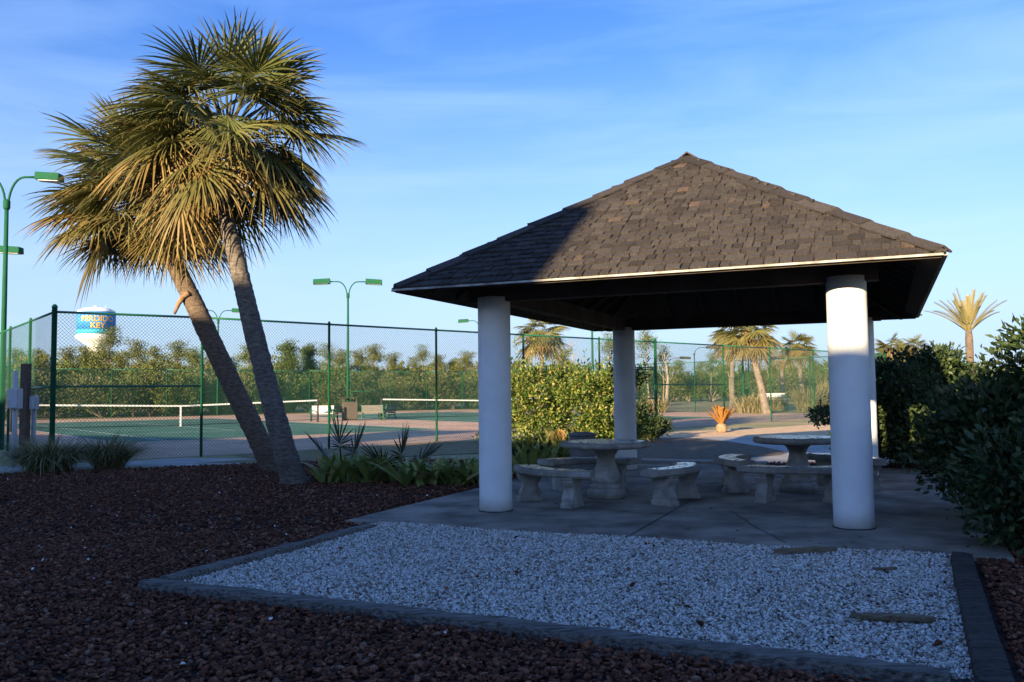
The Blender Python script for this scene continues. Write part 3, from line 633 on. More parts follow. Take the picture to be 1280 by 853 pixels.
# ------------------------------------------------------------------ nets, benches and bin on the courts
def net(C, label):
    t = thing('tennis_net', label, 'tennis net', (*C, 0), 'tennis nets')
    top = lambda u: 1.07-.155*(1-abs(u)/6.4)
    P = lambda u, z: np.array([*(C+e1*u), z])
    for s_ in (-1, 1): MB().tube([P(6.4*s_, 0), P(6.4*s_, 1.10)], .045, 10).build('net_post', 'darkmetal', t, True)
    m = MB(); us = np.linspace(-6.4, 6.4, 33); nn = np.array([*e2, 0])*.012
    for i in range(32):
        a, b = us[i], us[i+1]
        m.hexa([P(a, top(a)-.065)-nn, P(b, top(b)-.065)-nn, P(b, top(b)-.065)+nn, P(a, top(a)-.065)+nn, P(a, top(a))-nn, P(b, top(b))-nn, P(b, top(b))+nn, P(a, top(a))+nn])
    m.build('tape', 'tape', t)
    m = MB(); w = .0022
    for u in np.arange(-6.36, 6.37, .06):
        m.add([P(u, .06)-nn*.1, P(u+w*2, .06), P(u+w*2, top(u)-.06), P(u, top(u)-.06)], [(0, 1, 2, 3)])
    for k in range(18):
        for i in range(32):
            a, b = us[i], us[i+1]; za = .06+(top(a)-.12)*k/17; zb = .06+(top(b)-.12)*k/17; m.add([P(a, za), P(b, zb), P(b, zb+w*2), P(a, za+w*2)], [(0, 1, 2, 3)])
    m.tube([P(u, .05+.03*abs(u)/6.4*3) for u in us], .012, 5); m.build('netting', 'black', t)
    m = MB(); m.box(P(0, .46), (.06, .034, .92), rot(math.atan2(e1[1], e1[0]))); m.build('centre_strap', 'tape', t)
net(C1, 'tennis net across the nearer court, behind the grass clumps and palm trunks')
net(C2, 'tennis net on the farther court, beyond the benches and the shaded column')
def park_bench(c, ang, label, slat):
    t = thing('court_bench', label, 'bench', (0, 0, 0), 'slatted benches between the courts')
    m = MB()
    for k in range(4): m.box((0, -.02-.115*k+.18, .44), (1.30, .09, .035))
    m.build('seat', slat, t)
    m = MB()
    for k in range(4): m.box((0, .235+.02*k, .52+.105*k), (1.30, .03, .085), rot(0, 0, -.18))
    m.build('backrest', slat, t)
    for s_ in (-1, 1):
        m = MB(); x = s_*.66
        m.tube([[x, -.26, 0], [x, -.24, .25], [x, -.25, .44], [x, -.27, .62], [x, -.1, .66], [x, .2, .62]], .032, 6)
        m.tube([[x, .27, 0], [x, .20, .22], [x, .2, .45], [x, .27, .7], [x, .33, .92]], .034, 6)
        m.tube([[x, -.25, .40], [x, .2, .40]], .032, 6); m.tube([[x, -.24, .2], [x, 0, .3], [x, .2, .2]], .028, 6)
        m.build('end_frame', 'green', t, True)
    t.location = (*c, 0); t.rotation_euler = (0, 0, ang); t.scale = (.82, .82, .86); return t
mid = C1+e1*8.1
bpos = lambda x, Y: dep(x, 500, Y)[:2]
park_bench(bpos(403, 42.6), R_(6), 'pale slatted bench facing the viewer beside the net post', 'whitepaint')
park_bench(bpos(425, 43.2), R_(68), 'dark slatted bench seen end-on between the pale bench and the bin', 'greyslat')
park_bench(bpos(467, 43.0), R_(172), 'grey slatted bench with its back to the viewer, beside the square bin', 'greyslat')
park_bench(bpos(484, 44.2), R_(250), 'grey slatted bench seen end-on on the far side of the court gap', 'greyslat')
bx = bpos(437, 43.6)
bn = thing('litter_bin', 'square brown litter bin with a flat dark lid between the court benches', 'litter bin', (*bx, 0))
m = MB(); m.box((*bx, .50), (.72, .72, .86), rot(.3)); m.build('body', 'bin', bn, bevel=.03)
m = MB(); m.box((*bx, .035), (.6, .6, .07), rot(.3)); m.build('base', 'darkmetal', bn)
m = MB(); m.box((*bx, 1.14), (.80, .80, .05), rot(.3))
for sx in (-1, 1):
    for sy in (-1, 1): q = rot(.3) @ np.array([sx*.3, sy*.3, 0]); m.box((bx[0]+q[0], bx[1]+q[1], 1.02), (.05, .05, .2))
m.build('lid', 'darkmetal', bn)
wb = dep(971, 505, 62)
t = thing('white_bench', 'small white bench on the grass between the far palms', 'bench', (wb[0], 62, 0))
m = MB(); m.box((wb[0], 62, .62), (1.4, .5, .10)); m.build('seat', 'whitepaint', t); m = MB(); m.box((wb[0], 62.3, .9), (1.4, .08, .3)); m.build('backrest', 'whitepaint', t)
for s_ in (-1, 1): m = MB(); m.box((wb[0]+s_*.55, 62, .285), (.10, .45, .57)); m.build('leg', 'whitepaint', t)

# ------------------------------------------------------------------ utility boxes by the fence corner
def util(px, by, boxy, w, label, tall, name):
    c = at(px, by); x, y = c[0], c[1]; zt = dep(px, tall, y)[2]; z0, z1 = dep(px, boxy[1], y)[2], dep(px, boxy[0], y)[2]
    t = thing(name, label, 'utility box', (x, y, 0), 'utility boxes by the fence corner')
    MB().tube([[x, y, 0], [x, y, zt]], .045, 12).build('conduit', 'galv', t, True)
    b = MB().box((x+.05, y-.09, (z0+z1)/2), (w, .16, z1-z0)).build('box', 'galv', t, bevel=.012)
    MB().box((x+.05, y-.178, (z0+z1)/2), (w*.86, .012, (z1-z0)*.9)).build('cover', 'galv', b, bevel=.004)
util(17, 585, (486, 511), .21, 'larger grey utility box on a thick conduit in front of the wooden post', 464, 'utility_box')
util(41, 578, (495, 512), .13, 'smaller grey utility box on a thin conduit between wooden post and grass', 497, 'utility_box')
c = at(30, 579); m = MB(); zt = dep(30, 455, c[1])[2]
m.box((c[0], c[1], zt/2), (.15, .15, zt)); po = tag(m.build('wooden_post', 'post', bevel=.01), 'square brown wooden post holding the utility boxes', 'post')

# ------------------------------------------------------------------ sabal palms
def fan(m, base, d, pet, Lb, nseg, droop, age, rng, sag=.25, fold=.3, amax=2.05, w0=.036, bend=0.):
    d = unit(d); s = np.cross(d, [0, 0, 1.]); s = unit(s) if np.linalg.norm(s) > .05 else np.array([1., 0, 0])
    pts = []; cur = np.array(base, float); dd = d.copy()
    for i in range(6):
        pts.append(cur.copy()); cur = cur+dd*pet/5; dd = unit(dd-np.array([0, 0, sag*.22]))
    m.tube(pts, np.linspace(.020, .010, 6), 4, False, age=min(1, age*.8+.15))
    q = pts[-1]; hz = unit([d[0], d[1], 0.]); ax = np.cross([0, 0, 1.], hz)
    cb_, sb_ = math.cos(bend), math.sin(bend); dd = unit(dd*cb_+np.cross(ax, dd)*sb_)
    s = ax; _ = np.cross(dd, [0, 0, 1.]); s = -s if False else s; n_ = np.cross(dd, s)
    n_ = n_ if n_@np.array([hz[0], hz[1], .6]) > 0 else -n_
    roll = rng.normal()*.35; s, n_ = s*math.cos(roll)+n_*math.sin(roll), n_*math.cos(roll)-s*math.sin(roll)
    T = np.array([0, .28, .52, .72, .87, 1.]); WW = np.array([.25, .95, 1., .72, .4, .04])
    A = np.linspace(-amax, amax, nseg)+rng.normal(size=nseg)*.025
    for i, a in enumerate(A):
        l_ = Lb*(.62+.38*math.cos(a*.62))*(.88+.2*rng.random())
        v = math.cos(a)*dd+math.sin(a)*s-n_*fold*abs(math.sin(a))*(.8+.4*rng.random()); v = unit(v)
        o = q+dd*.16*Lb*max(0, math.cos(a))                # costa runs into the blade
        P = o+v[None]*(l_*T)[:, None]; dr = droop*(.7+.6*rng.random()); P[:, 2] -= dr*l_*T**3.2
        tg = unit(v-np.array([0, 0, dr])); wv = unit(np.cross(v, n_))*math.cos(.5)+n_*math.sin(.5)*(1 if i % 2 else -1)
        wv = wv-v*(wv@v); hw = w0*Lb*WW[:, None]*.5*wv[None]
        vs = np.concatenate([P-hw, P+hw]); k = len(T)
        m.add(vs, [(j, j+1, k+j+1, k+j) for j in range(k-1)], np.tile(np.clip(age*(.75+.5*rng.random())+.45*T**5+.05, 0, 1), 2))
def sabal(label, trunk, rads, bud, nl, pet, Lb, seed, tm, fm='frond', grp=None, lowest=-1.05, nseg=34, boots=0, old=.55, bias=None, name='cabbage_palm'):
    rng = np.random.default_rng(seed); base = np.array([trunk[0][0], trunk[0][1], 0])
    t = thing(name, label, 'palm tree', base, grp)
    tr = np.array(trunk, float); k = 110; u = np.linspace(0, len(tr)-1, k); pts = np.stack([np.interp(u, np.arange(len(tr)), tr[:, i]) for i in range(3)], 1)
    for _ in range(25): pts[1:-1] = (pts[:-2]+pts[1:-1]*2+pts[2:])/4
    r_ = np.interp(u, np.arange(len(tr)), rads)*(1+.022*rng.normal(size=k)+.018*np.sin(np.arange(k)*1.9)); r_ *= .92; r_[:4] *= [1.22, 1.14, 1.08, 1.03]
    MB().tube(pts, r_, 18).build('trunk', tm, t, True)
    m = MB(); bud = np.array(bud, float); top = pts[-1]
    for i in range(nl):
        f = (i+.5)/nl; el = math.asin(max(-1, min(1, .99+(math.sin(lowest)-.99)*f)))+rng.normal()*.08; az = i*2.39996+rng.normal()*.2
        d = np.array([math.cos(el)*math.cos(az), math.cos(el)*math.sin(az), math.sin(el)])
        if bias is not None: d = unit(d+np.array(bias)*f)
        b = bud*(1-f*.45)+top*(f*.45)
        ag = max(0, (f-.45))*old*1.5+(.42 if rng.random() < .2*f else 0)
        bd = rng.normal()*.25+(.45 if el > .3 else .3 if el > -.1 else .0)
        fan(m, b, d, pet*(.8+.35*rng.random()), Lb*(.82+.3*rng.random()), nseg, .12+.18*f, min(.6, ag), rng, sag=.06+.08*f, fold=.08+.22*rng.random(), bend=max(-.2, bd), w0=.036*34/nseg*1.12, amax=1.75)
    m.build('crown', fm, t)
    if boots:
        m = MB()
        for i in range(boots):
            f = i/boots; z = f; c = bud*(z)+top*(1-z)-np.array([0, 0, .25*(1-z)]); az = i*2.4; d = np.array([math.cos(az), math.sin(az), .9+.5*rng.random()]); d = unit(d)
            a = c+np.array([math.cos(az), math.sin(az), 0])*r_[-1]*.85; b = a+d*(.16+.2*rng.random())
            m.tube([a, (a+b)/2+[0, 0, -.01], b], [.05, .04, .022], 5)
        m.build('leaf_base', 'boot', t)
    return t
Y2, Y1 = 12.55, 14.9
tp = [at(368, 606)]+[dep(x, y, Y2) for x, y in ((356, 565), (343, 515), (330, 465), (317, 415), (306, 368), (296, 325), (285, 285), (278, 250), (277, 215))]
sabal('taller grey-trunked cabbage palm leaning over the red rock, nearer the pavilion', tp, [.205, .18, .165, .160, .154, .146, .136, .126, .12, .11], dep(285, 166, Y2), 86, .92, .90, 3, 'trunk', lowest=-.66, boots=10, old=.22, nseg=40)
tp = [at(343, 589)]+[dep(x, y, Y1) for x, y in ((325, 552), (303, 508), (281, 462), (260, 418), (243, 380), (229, 352), (215, 322), (203, 292))]
p1 = sabal('shorter brown cabbage palm leaning further over, crown drooping toward the corner post', tp, [.22, .198, .192, .188, .182, .175, .168, .165, .15], dep(184, 242, Y1), 76, .92, .92, 5, 'trunkbrown', lowest=-.55, boots=34, old=.30, nseg=40, bias=(-.12, 0, 0))
m = MB(); m.tube([dep(x, y, Y1-.16) for x, y in ((236, 366), (229, 371), (223, 380), (218, 393))], [.06, .05, .04, .02], 6); m.build('dead_stalk', 'boot', p1, True)

G_PALM = 'fan palms in the distance'
def far_sabal(label, px, crowny, Y, Lb, seed, base_px=None, tr=.2, nl=48, lowest=-.85, old=.6):
    b = dep(px, crowny, Y); x0 = dep(base_px or px, 500, Y)[0]
    trunk = [(x0, Y, 0), (x0*.72+b[0]*.28, Y, b[2]*.3), (x0*.35+b[0]*.65, Y, b[2]*.62), (b[0], Y, b[2]-.75), (b[0], Y, b[2]-.45)]
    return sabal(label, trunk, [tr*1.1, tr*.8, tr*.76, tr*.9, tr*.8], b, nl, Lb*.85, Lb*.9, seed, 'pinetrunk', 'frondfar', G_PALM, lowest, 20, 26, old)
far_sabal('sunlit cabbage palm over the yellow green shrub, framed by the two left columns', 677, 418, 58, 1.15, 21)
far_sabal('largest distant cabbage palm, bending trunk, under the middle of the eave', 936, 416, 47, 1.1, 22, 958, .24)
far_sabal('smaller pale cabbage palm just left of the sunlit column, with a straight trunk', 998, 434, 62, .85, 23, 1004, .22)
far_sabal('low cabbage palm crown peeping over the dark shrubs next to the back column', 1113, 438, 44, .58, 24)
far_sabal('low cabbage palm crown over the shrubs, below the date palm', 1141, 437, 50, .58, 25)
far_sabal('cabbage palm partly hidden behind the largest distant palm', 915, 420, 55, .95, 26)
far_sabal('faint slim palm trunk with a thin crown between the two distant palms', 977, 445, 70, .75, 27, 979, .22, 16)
# date palm with feather leaves standing up
def feather(m, base, d, Ln, rng, droop=.3, age=.2, nl=34, w=.03):
    d = unit(d); T = np.linspace(0, 1, 12); P = np.array([np.array(base)+d*Ln*t-np.array([0, 0, droop*Ln*t**2.2]) for t in T])
    m.tube(P, np.linspace(.03, .006, 12), 4, False, age=.5)
    for i in range(nl):
        t = .22+.78*i/nl; c = np.array([np.interp(t, T, P[:, j]) for j in range(3)]); j = min(10, int(t*11)); tg = unit(P[j+1]-P[j])
        s = unit(np.cross(tg, [0, 0, 1.])); n_ = np.cross(s, tg); ll = Ln*.17*(1-.55*t)*(.9+.2*rng.random())
        for sg in (-1, 1):
            v = unit(tg*.9+s*sg*.8+n_*.35); b = c+v*ll; wv = unit(np.cross(v, n_))*w*.5
            m.add([c-wv, c+wv, b], [(0, 1, 2)], min(1, age+.3*rng.random()))
dpb = dep(1211, 416, 38); rng = np.random.default_rng(31)
t = thing('date_palm', 'feathery date palm with upright fronds rising above the dark shrubs', 'palm tree', (dpb[0], 38, 0))
MB().tube([(dpb[0], 38, 0), (dpb[0], 38, dpb[2]*.5), (dpb[0], 38, dpb[2]-.3), (dpb[0], 38, dpb[2]+.15)], [.19, .16, .16, .12], 14).build('trunk', 'trunkbrown', t, True)
m = MB()
for i in range(26):
    az = i*2.4; el = 1.42-.78*(i/26)+rng.normal()*.04; feather(m, dpb, (math.cos(el)*math.cos(az), math.cos(el)*math.sin(az), math.sin(el)), 2.3*(.85+.2*rng.random()), rng, .14+.12*i/26, .1+.3*rng.random(), 60, .018)
m.build('crown', 'datefrond', t)
# cut-back cycad with orange dead fronds
cb = at(902, 541); t = thing('sago_palm', 'short sago palm with dead orange fronds on the sunlit sandy ground', 'plant', cb)
MB().lathe([(.13, 0), (.17, .06), (.165, .2), (.13, .26), (.05, .29)], cb, 14).build('trunk', 'boot', t, True)
m = MB()
for i in range(26):
    az = i*2.4; el = 1.4-.7*(i/26); d = np.array([math.cos(el)*math.cos(az), math.cos(el)*math.sin(az), math.sin(el)])
    feather(m, cb+[0, 0, .24], d, .66*(.8+.3*rng.random()), rng, .1, .7, 60, .05)
m.build('crown', 'sago', t)

# ------------------------------------------------------------------ shrubs and bedding plants
def shrub(name, label, specs, n, ln, wd, m, group=None, cat='shrub', stems=6, seed=1, shell=.45, sprigs=0):
    rng = np.random.default_rng(seed); cs = np.array([s_[0] for s_ in specs]); base = np.array([cs[:, 0].mean(), cs[:, 1].mean(), 0])
    t = thing(name, label, cat, base, group)
    v, f = blobs(specs, n, ln, wd, shell, rng); Vs, Fs = [v], [f]; k = len(v)
    for i in range(sprigs):                                # shoots that stick out of the outline
        c, r = specs[rng.integers(len(specs))]; u = unit(rng.normal(size=3)+[0, 0, .9]); p0 = np.array(c)+u*np.array(r)*.9; L_ = .18+.3*rng.random(); q = 16
        tt = np.linspace(0, 1, q); d = unit(u+[0, 0, .7]); cc = p0+d*L_*tt[:, None]+rng.normal(size=(q, 3))*.012
        dd = rnd_dirs(q, rng)+d*.8; dd /= np.linalg.norm(dd, axis=1)[:, None]
        v, f = leaf_arrays(cc, dd, rnd_dirs(q, rng), np.full(q, ln*.9), np.full(q, wd*.9)); Vs.append(v); Fs.append(f+k); k += len(v)
    raw('foliage', np.concatenate(Vs), np.concatenate(Fs), m, t)
    st = MB()
    for i in range(stems):
        c, r = specs[i % len(specs)]; a = base+[rng.normal()*.12, rng.normal()*.12, 0]; b = np.array(c)+rng.normal(size=3)*np.array(r)*.35
        st.tube([a, (a+b)/2+rng.normal(size=3)*.06, b], [.025, .018, .008], 5)
    st.build('stem', 'stem', t); return t
def clump(cx, cy, rx, ry, h, n, seed, r=(.35, .6), z0=.3):
    rng = np.random.default_rng(seed); o = []
    for i in range(n):
        a = rng.random()*2*PI; q = math.sqrt(rng.random()); rr = rng.uniform(*r); x, y = cx+rx*q*math.cos(a), cy+ry*q*math.sin(a)
        hz = h*(1-.35*q*q); z = rng.uniform(z0, max(z0+.05, hz-rr*.6)); o.append(((x, y, z), (rr, rr, rr*.8)))
    return o
shrub('hedge_shrub', 'yellow green leafy shrub, sunlit, behind the trash can between the columns', [((.95+1.45*(i/13-.5)*1.75, 15.6+.35*math.sin(i*2.1), .45+.38*(i % 4)+.06*math.sin(i*3.3)), (.36, .42, .30)) for i in range(14)]+[((.95+1.4*(i/8-.5)*1.7, 15.5+.3*math.cos(i*1.7), 1.36+.20*math.sin(i*2.6)), (.30, .34, .24)) for i in range(9)]+clump(1., 15.7, 1.1, .6, 1.6, 14, 1, (.28, .42), .4), 23000, .062, .036, 'hedge', sprigs=70, shell=.3, seed=41, stems=10)
shrub('hedge_shrub', 'big dark green shrub filling the right edge beside the gravel bed', clump(5.3, 7.5, 1.35, 1.9, 1.80, 40, 2, (.36, .55), .35)+clump(5.5, 7.3, .75, 1.0, 2.22, 12, 12, (.34, .5), 1.3)+clump(4.75, 7.5, .5, .6, 2.12, 9, 13, (.26, .38), 1.5)+clump(4.35, 6.7, .65, .55, 1.25, 16, 14, (.26, .38), .25)+clump(5.2, 6.2, .8, .5, 1.3, 12, 15, (.3, .42), .25)+clump(4.75, 7.7, .9, 1.1, 1.7, 22, 16, (.32, .46), .3), 64000, .082, .040, 'pitt', sprigs=40, seed=42, stems=14)
shrub('hedge_shrub', 'dark shrub in the roof shade behind the back column, past the bench end', clump(6.45, 13.9, 1.0, 1.0, 1.98, 28, 3, (.3, .5), .35)+clump(5.95, 13.1, .5, .5, 1.9, 16, 33, (.28, .42), .3)+clump(6.5, 13.6, .8, .6, 2.0, 10, 34, (.28, .4), 1.4), 34000, .085, .042, 'pitt', sprigs=24, seed=43, stems=8)
shrub('hedge_shrub', 'shrub with a sunlit yellow patch between the two darker shrubs', clump(8.4, 16.2, 1.3, 1.1, 2.05, 22, 4, (.35, .55), .35), 10000, .085, .045, 'hedge', sprigs=14, seed=44, stems=8)
shrub('hedge_shrub', 'small dark shrub at the foot of the chain link gate', clump(3.45, 22.6, .42, .4, 1.5, 9, 5, (.2, .34), .25), 3200, .10, .05, 'pitt', sprigs=20, seed=45)
shrub('hedge_shrub', 'dark ragged shrub showing on the left flank of the sunlit column', clump(8.75, 23.2, .6, .5, 1.45, 10, 6, (.25, .4), .3), 4200, .10, .05, 'pitt', sprigs=24, seed=46)
shrub('hedge_shrub', 'low dark shrub under the yellow green one, close to the shaded column', clump(.25, 14.4, .35, .3, .75, 7, 7, (.2, .3), .15), 2600, .08, .042, 'pitt', sprigs=4, seed=47)
def blades(c, n, ln, wd, spread, lean, rng, mid=.5, curve=.35):
    """upright strap leaves, five cross-sections each"""
    V, Fs = [], []; T = np.array([0, .25, .5, .75, 1.]); WW = np.array([.35, .85, 1., .7, .03]); k = 0
    for i in range(n):
        a = rng.random()*2*PI; o = np.array([*c[:2], c[2]])+np.array([np.clip(rng.normal(), -1.5, 1.5)*spread[0], np.clip(rng.normal(), -1.5, 1.5)*spread[1], 0])
        out = np.array([math.cos(a), math.sin(a), 0]); l_ = ln*(.6+.55*rng.random()); le = lean*(.3+rng.random()); cu = curve*(.3+1.2*rng.random())
        P = o+out*(l_*(le*T+cu*.6*T**2.4))[:, None]+np.array([0, 0, 1.])*(l_*(T*(1-.25*le)-cu*.7*T**3))[:, None]
        s = unit(np.cross(out, [0, 0, 1.])+out*rng.normal()*.5); w = wd*(.7+.6*rng.random())*.5
        V.append(P-s*w*WW[:, None]); V.append(P+s*w*WW[:, None]); Fs += [(k+j, k+j+1, k+6+j, k+5+j) for j in range(4)]; k += 10
    return np.concatenate(V), Fs
def plant(name, label, c, n, ln, wd, spread, lean, m, seed, group=None, curve=.35, cat='plant', part='foliage'):
    rng = np.random.default_rng(seed); t = thing(name, label, cat, c, group); v, f = blades(c, n, ln, wd, spread, lean, rng, curve=curve); raw(part, v, f, m, t); return t
G_A = 'broad leaved plants in the lava rock bed'
plant('cast_iron_plant', 'clump of broad pale green leaves right beside the grey palm trunk', (-2.25, 12.95, 0), 230, .56, .09, (.34, .22), .7, 'aspid', 51, G_A)
plant('cast_iron_plant', 'lower clump of broad leaves just left of the shaded front column', (-.92, 12.4, 0), 210, .52, .085, (.38, .22), .75, 'aspid', 52, G_A)
plant('cast_iron_plant', 'clump of broad leaves showing between the column and the curved bench', (.40, 13.5, 0), 130, .62, .09, (.3, .2), .45, 'aspid', 53, G_A)
plant('cast_iron_plant', 'sparse broad leaved clump between the two larger ones', (-1.55, 13.0, 0), 60, .45, .07, (.25, .15), .6, 'aspid', 54, G_A)
cn = plant('flowering_plant', 'plant with orange tipped leaves against the yellow green shrub', (.72, 13.9, 0), 70, .78, .08, (.2, .15), .35, 'aspid', 55)
v, f = blades((.72, 13.9, .52), 16, .28, .07, (.10, .06), .35, np.random.default_rng(56)); raw('bloom', v, f, 'canna', cn)
def palmetto(label, c, leaves, seed):
    rng = np.random.default_rng(seed); t = thing('palmetto', label, 'plant', c, 'small fan palms under the tall palms'); m = MB()
    for d, pet in leaves: fan(m, c, d, pet, .50, 24, .05, .05, rng, .05, .15, 1.75, .05)
    m.build('frond', 'palmetto', t)
palmetto('small dark fan palm rising out of the leaves beside the grey palm trunk', (-2.55, 13.1, 0), [((-.1, -.05, 1), .52), ((-.55, .2, .7), .45), ((.3, .1, .9), .42)], 61)
palmetto('small dark fan palm spreading sideways between the two leaf clumps', (-1.75, 13.0, 0), [((.7, -.1, .6), .42), ((.2, 0, 1), .36), ((.9, -.2, .25), .4), ((-.4, -.3, .6), .3)], 62)
G_G = 'ornamental grass clumps by the fence corner'
plant('grass_clump', 'wider drooping grass clump around the utility conduits', (-8.15, 15.3, 0), 1700, .95, .011, (.20, .16), .75, 'tuss', 63, G_G, .85, 'grass')
plant('grass_clump', 'paler grass clump with upright blades in front of the fence panel', (-7.3, 15.75, 0), 1300, .90, .011, (.12, .12), .75, 'tuss', 64, G_G, .65, 'grass')
G_P = 'tall dry grasses beyond the side fence'
for i, (px, Y, h, lab) in enumerate(((940, 48, 1.9, 'dry pampas grass at the foot of the largest distant palm'), (1012, 50, 2.6, 'tall dry pampas grass close to the sunlit column'), (1030, 56, 3.4, 'dry pampas grass with a feathery plume, nearest the sunlit column'), (968, 54, 1.7, 'low dry grass in front of the white bench'), (815, 52, 1.6, 'low dry grass seen through the gate'))):
    c = dep(px, 500, Y); plant('pampas_grass', lab, (c[0], Y, 0), 420, h*.8, .03, (.45, .3), .45, 'tussdry', 70+i, G_P, .5, 'grass')

# ------------------------------------------------------------------ woods beyond the courts
def pine_proto(name, H_, seed, m, spread=.34, cl=16, n=1500, bare=.45, lean=0., trunkr=.15, layered=True):
    rng = np.random.default_rng(seed); t = thing(name, 'pine', 'tree', (0, 0, 0)); k = 9
    pts = np.array([[lean*(i/(k-1))**1.5+rng.normal()*.05*H_/8*(i > 0), rng.normal()*.05*(i > 0), H_*.97*i/(k-1)] for i in range(k)])
    tm = MB(); tm.tube(pts, np.linspace(trunkr, trunkr*.25, k), 7)
    sp = []
    cl = int(cl*1.5)
    for i in range(cl):
        f = bare+(1-bare)*((i+.5)/cl); z = H_*f; c = np.array([np.interp(z, pts[:, 2], pts[:, j]) for j in range(3)]); c[2] = z
        rad = H_*spread*(1-.75*((f-bare)/(1-bare))**1.3)*(.35+.75*rng.random()); a = i*2.4+rng.normal()*.4
        e = c+np.array([math.cos(a)*rad, math.sin(a)*rad, H_*.05*rng.normal()+.04*H_])
        tm.tube([c-[0, 0, .03*H_], (c+e)/2+[0, 0, -.01*H_], e], [trunkr*.35, trunkr*.22, trunkr*.08], 4, False)
        rr = H_*(.075+.06*rng.random()); sp.append((e, (rr*1.35, rr*1.35, rr*.72)))
        sp.append(((c+e)/2+[0, 0, .02*H_], (rr*1.05, rr*1.05, rr*.7)))
    sp.append((pts[-1], (H_*.08, H_*.08, H_*.06)))
    tm.build('trunk', 'pinetrunk', t, True)
    v, f = blobs(sp, int(n*2.4), .21, .075, .2, rng, .6, .5); raw('crown', v, f, m, t); return t
def bush_proto(name, H_, seed, m, n=2800, wid=.6, ln=.18, wd=.085):
    rng = np.random.default_rng(seed); t = thing(name, 'scrub', 'bush', (0, 0, 0)); sp = []
    for i in range(12):
        a = rng.random()*2*PI; q = math.sqrt(rng.random()); rr = H_*(.16+.14*rng.random()); sp.append((np.array([H_*wid*q*math.cos(a), H_*wid*q*math.sin(a), H_*(.2+.62*rng.random()*(1-.4*q))]), (rr, rr, rr*.85)))
    v, f = blobs(sp, n, ln, wd, .45, rng); raw('foliage', v, f, m, t); st = MB()
    for i in range(5): st.tube([(0, 0, 0), sp[i][0]*.5+[.1, 0, 0], sp[i][0]], [.06, .04, .02], 4)
    st.build('stem', 'pinetrunk', t); return t
protos = {'flat': pine_proto('pine_tree', 7., 81, 'pine', .30, 15, 1700, .5), 'round': pine_proto('pine_tree', 7., 82, 'pine', .26, 18, 2100, .3), 'open': pine_proto('pine_tree', 8., 83, 'pine2', .22, 11, 1000, .6, .5),
          'tall': pine_proto('pine_tree', 9., 84, 'pine2', .16, 10, 900, .68, .2), 'full': pine_proto('pine_tree', 7., 85, 'pine', .34, 22, 2600, .22), 'dense': pine_proto('cedar_tree', 7., 86, 'cedar', .24, 30, 4200, .1)}
HP = {'flat': 7., 'round': 7., 'open': 8., 'tall': 9., 'full': 7., 'dense': 7.}
used = set(); G_T = 'trees beyond the tennis courts'
LOOK = {'flat': 'flat-topped pine', 'round': 'rounded pine', 'open': 'thin open pine', 'tall': 'tall bare-stemmed pine', 'full': 'broad full pine', 'dense': 'dense dark green conifer'}
def tree(kd, px, topy, Y, label):
    c = dep(px, 500, Y); h = dep(px, topy, Y)[2]; sc = h/HP[kd]*.925; src = protos[kd]; rz = RNG.random()*6.28
    if kd not in used: used.add(kd); o = src; o.location = (c[0], Y, 0); o.rotation_euler = (0, 0, rz); o.scale = (sc,)*3; o['label'] = label; o['group'] = G_T
    else: dup(src, (c[0], Y, 0), rz, sc, label, G_T)
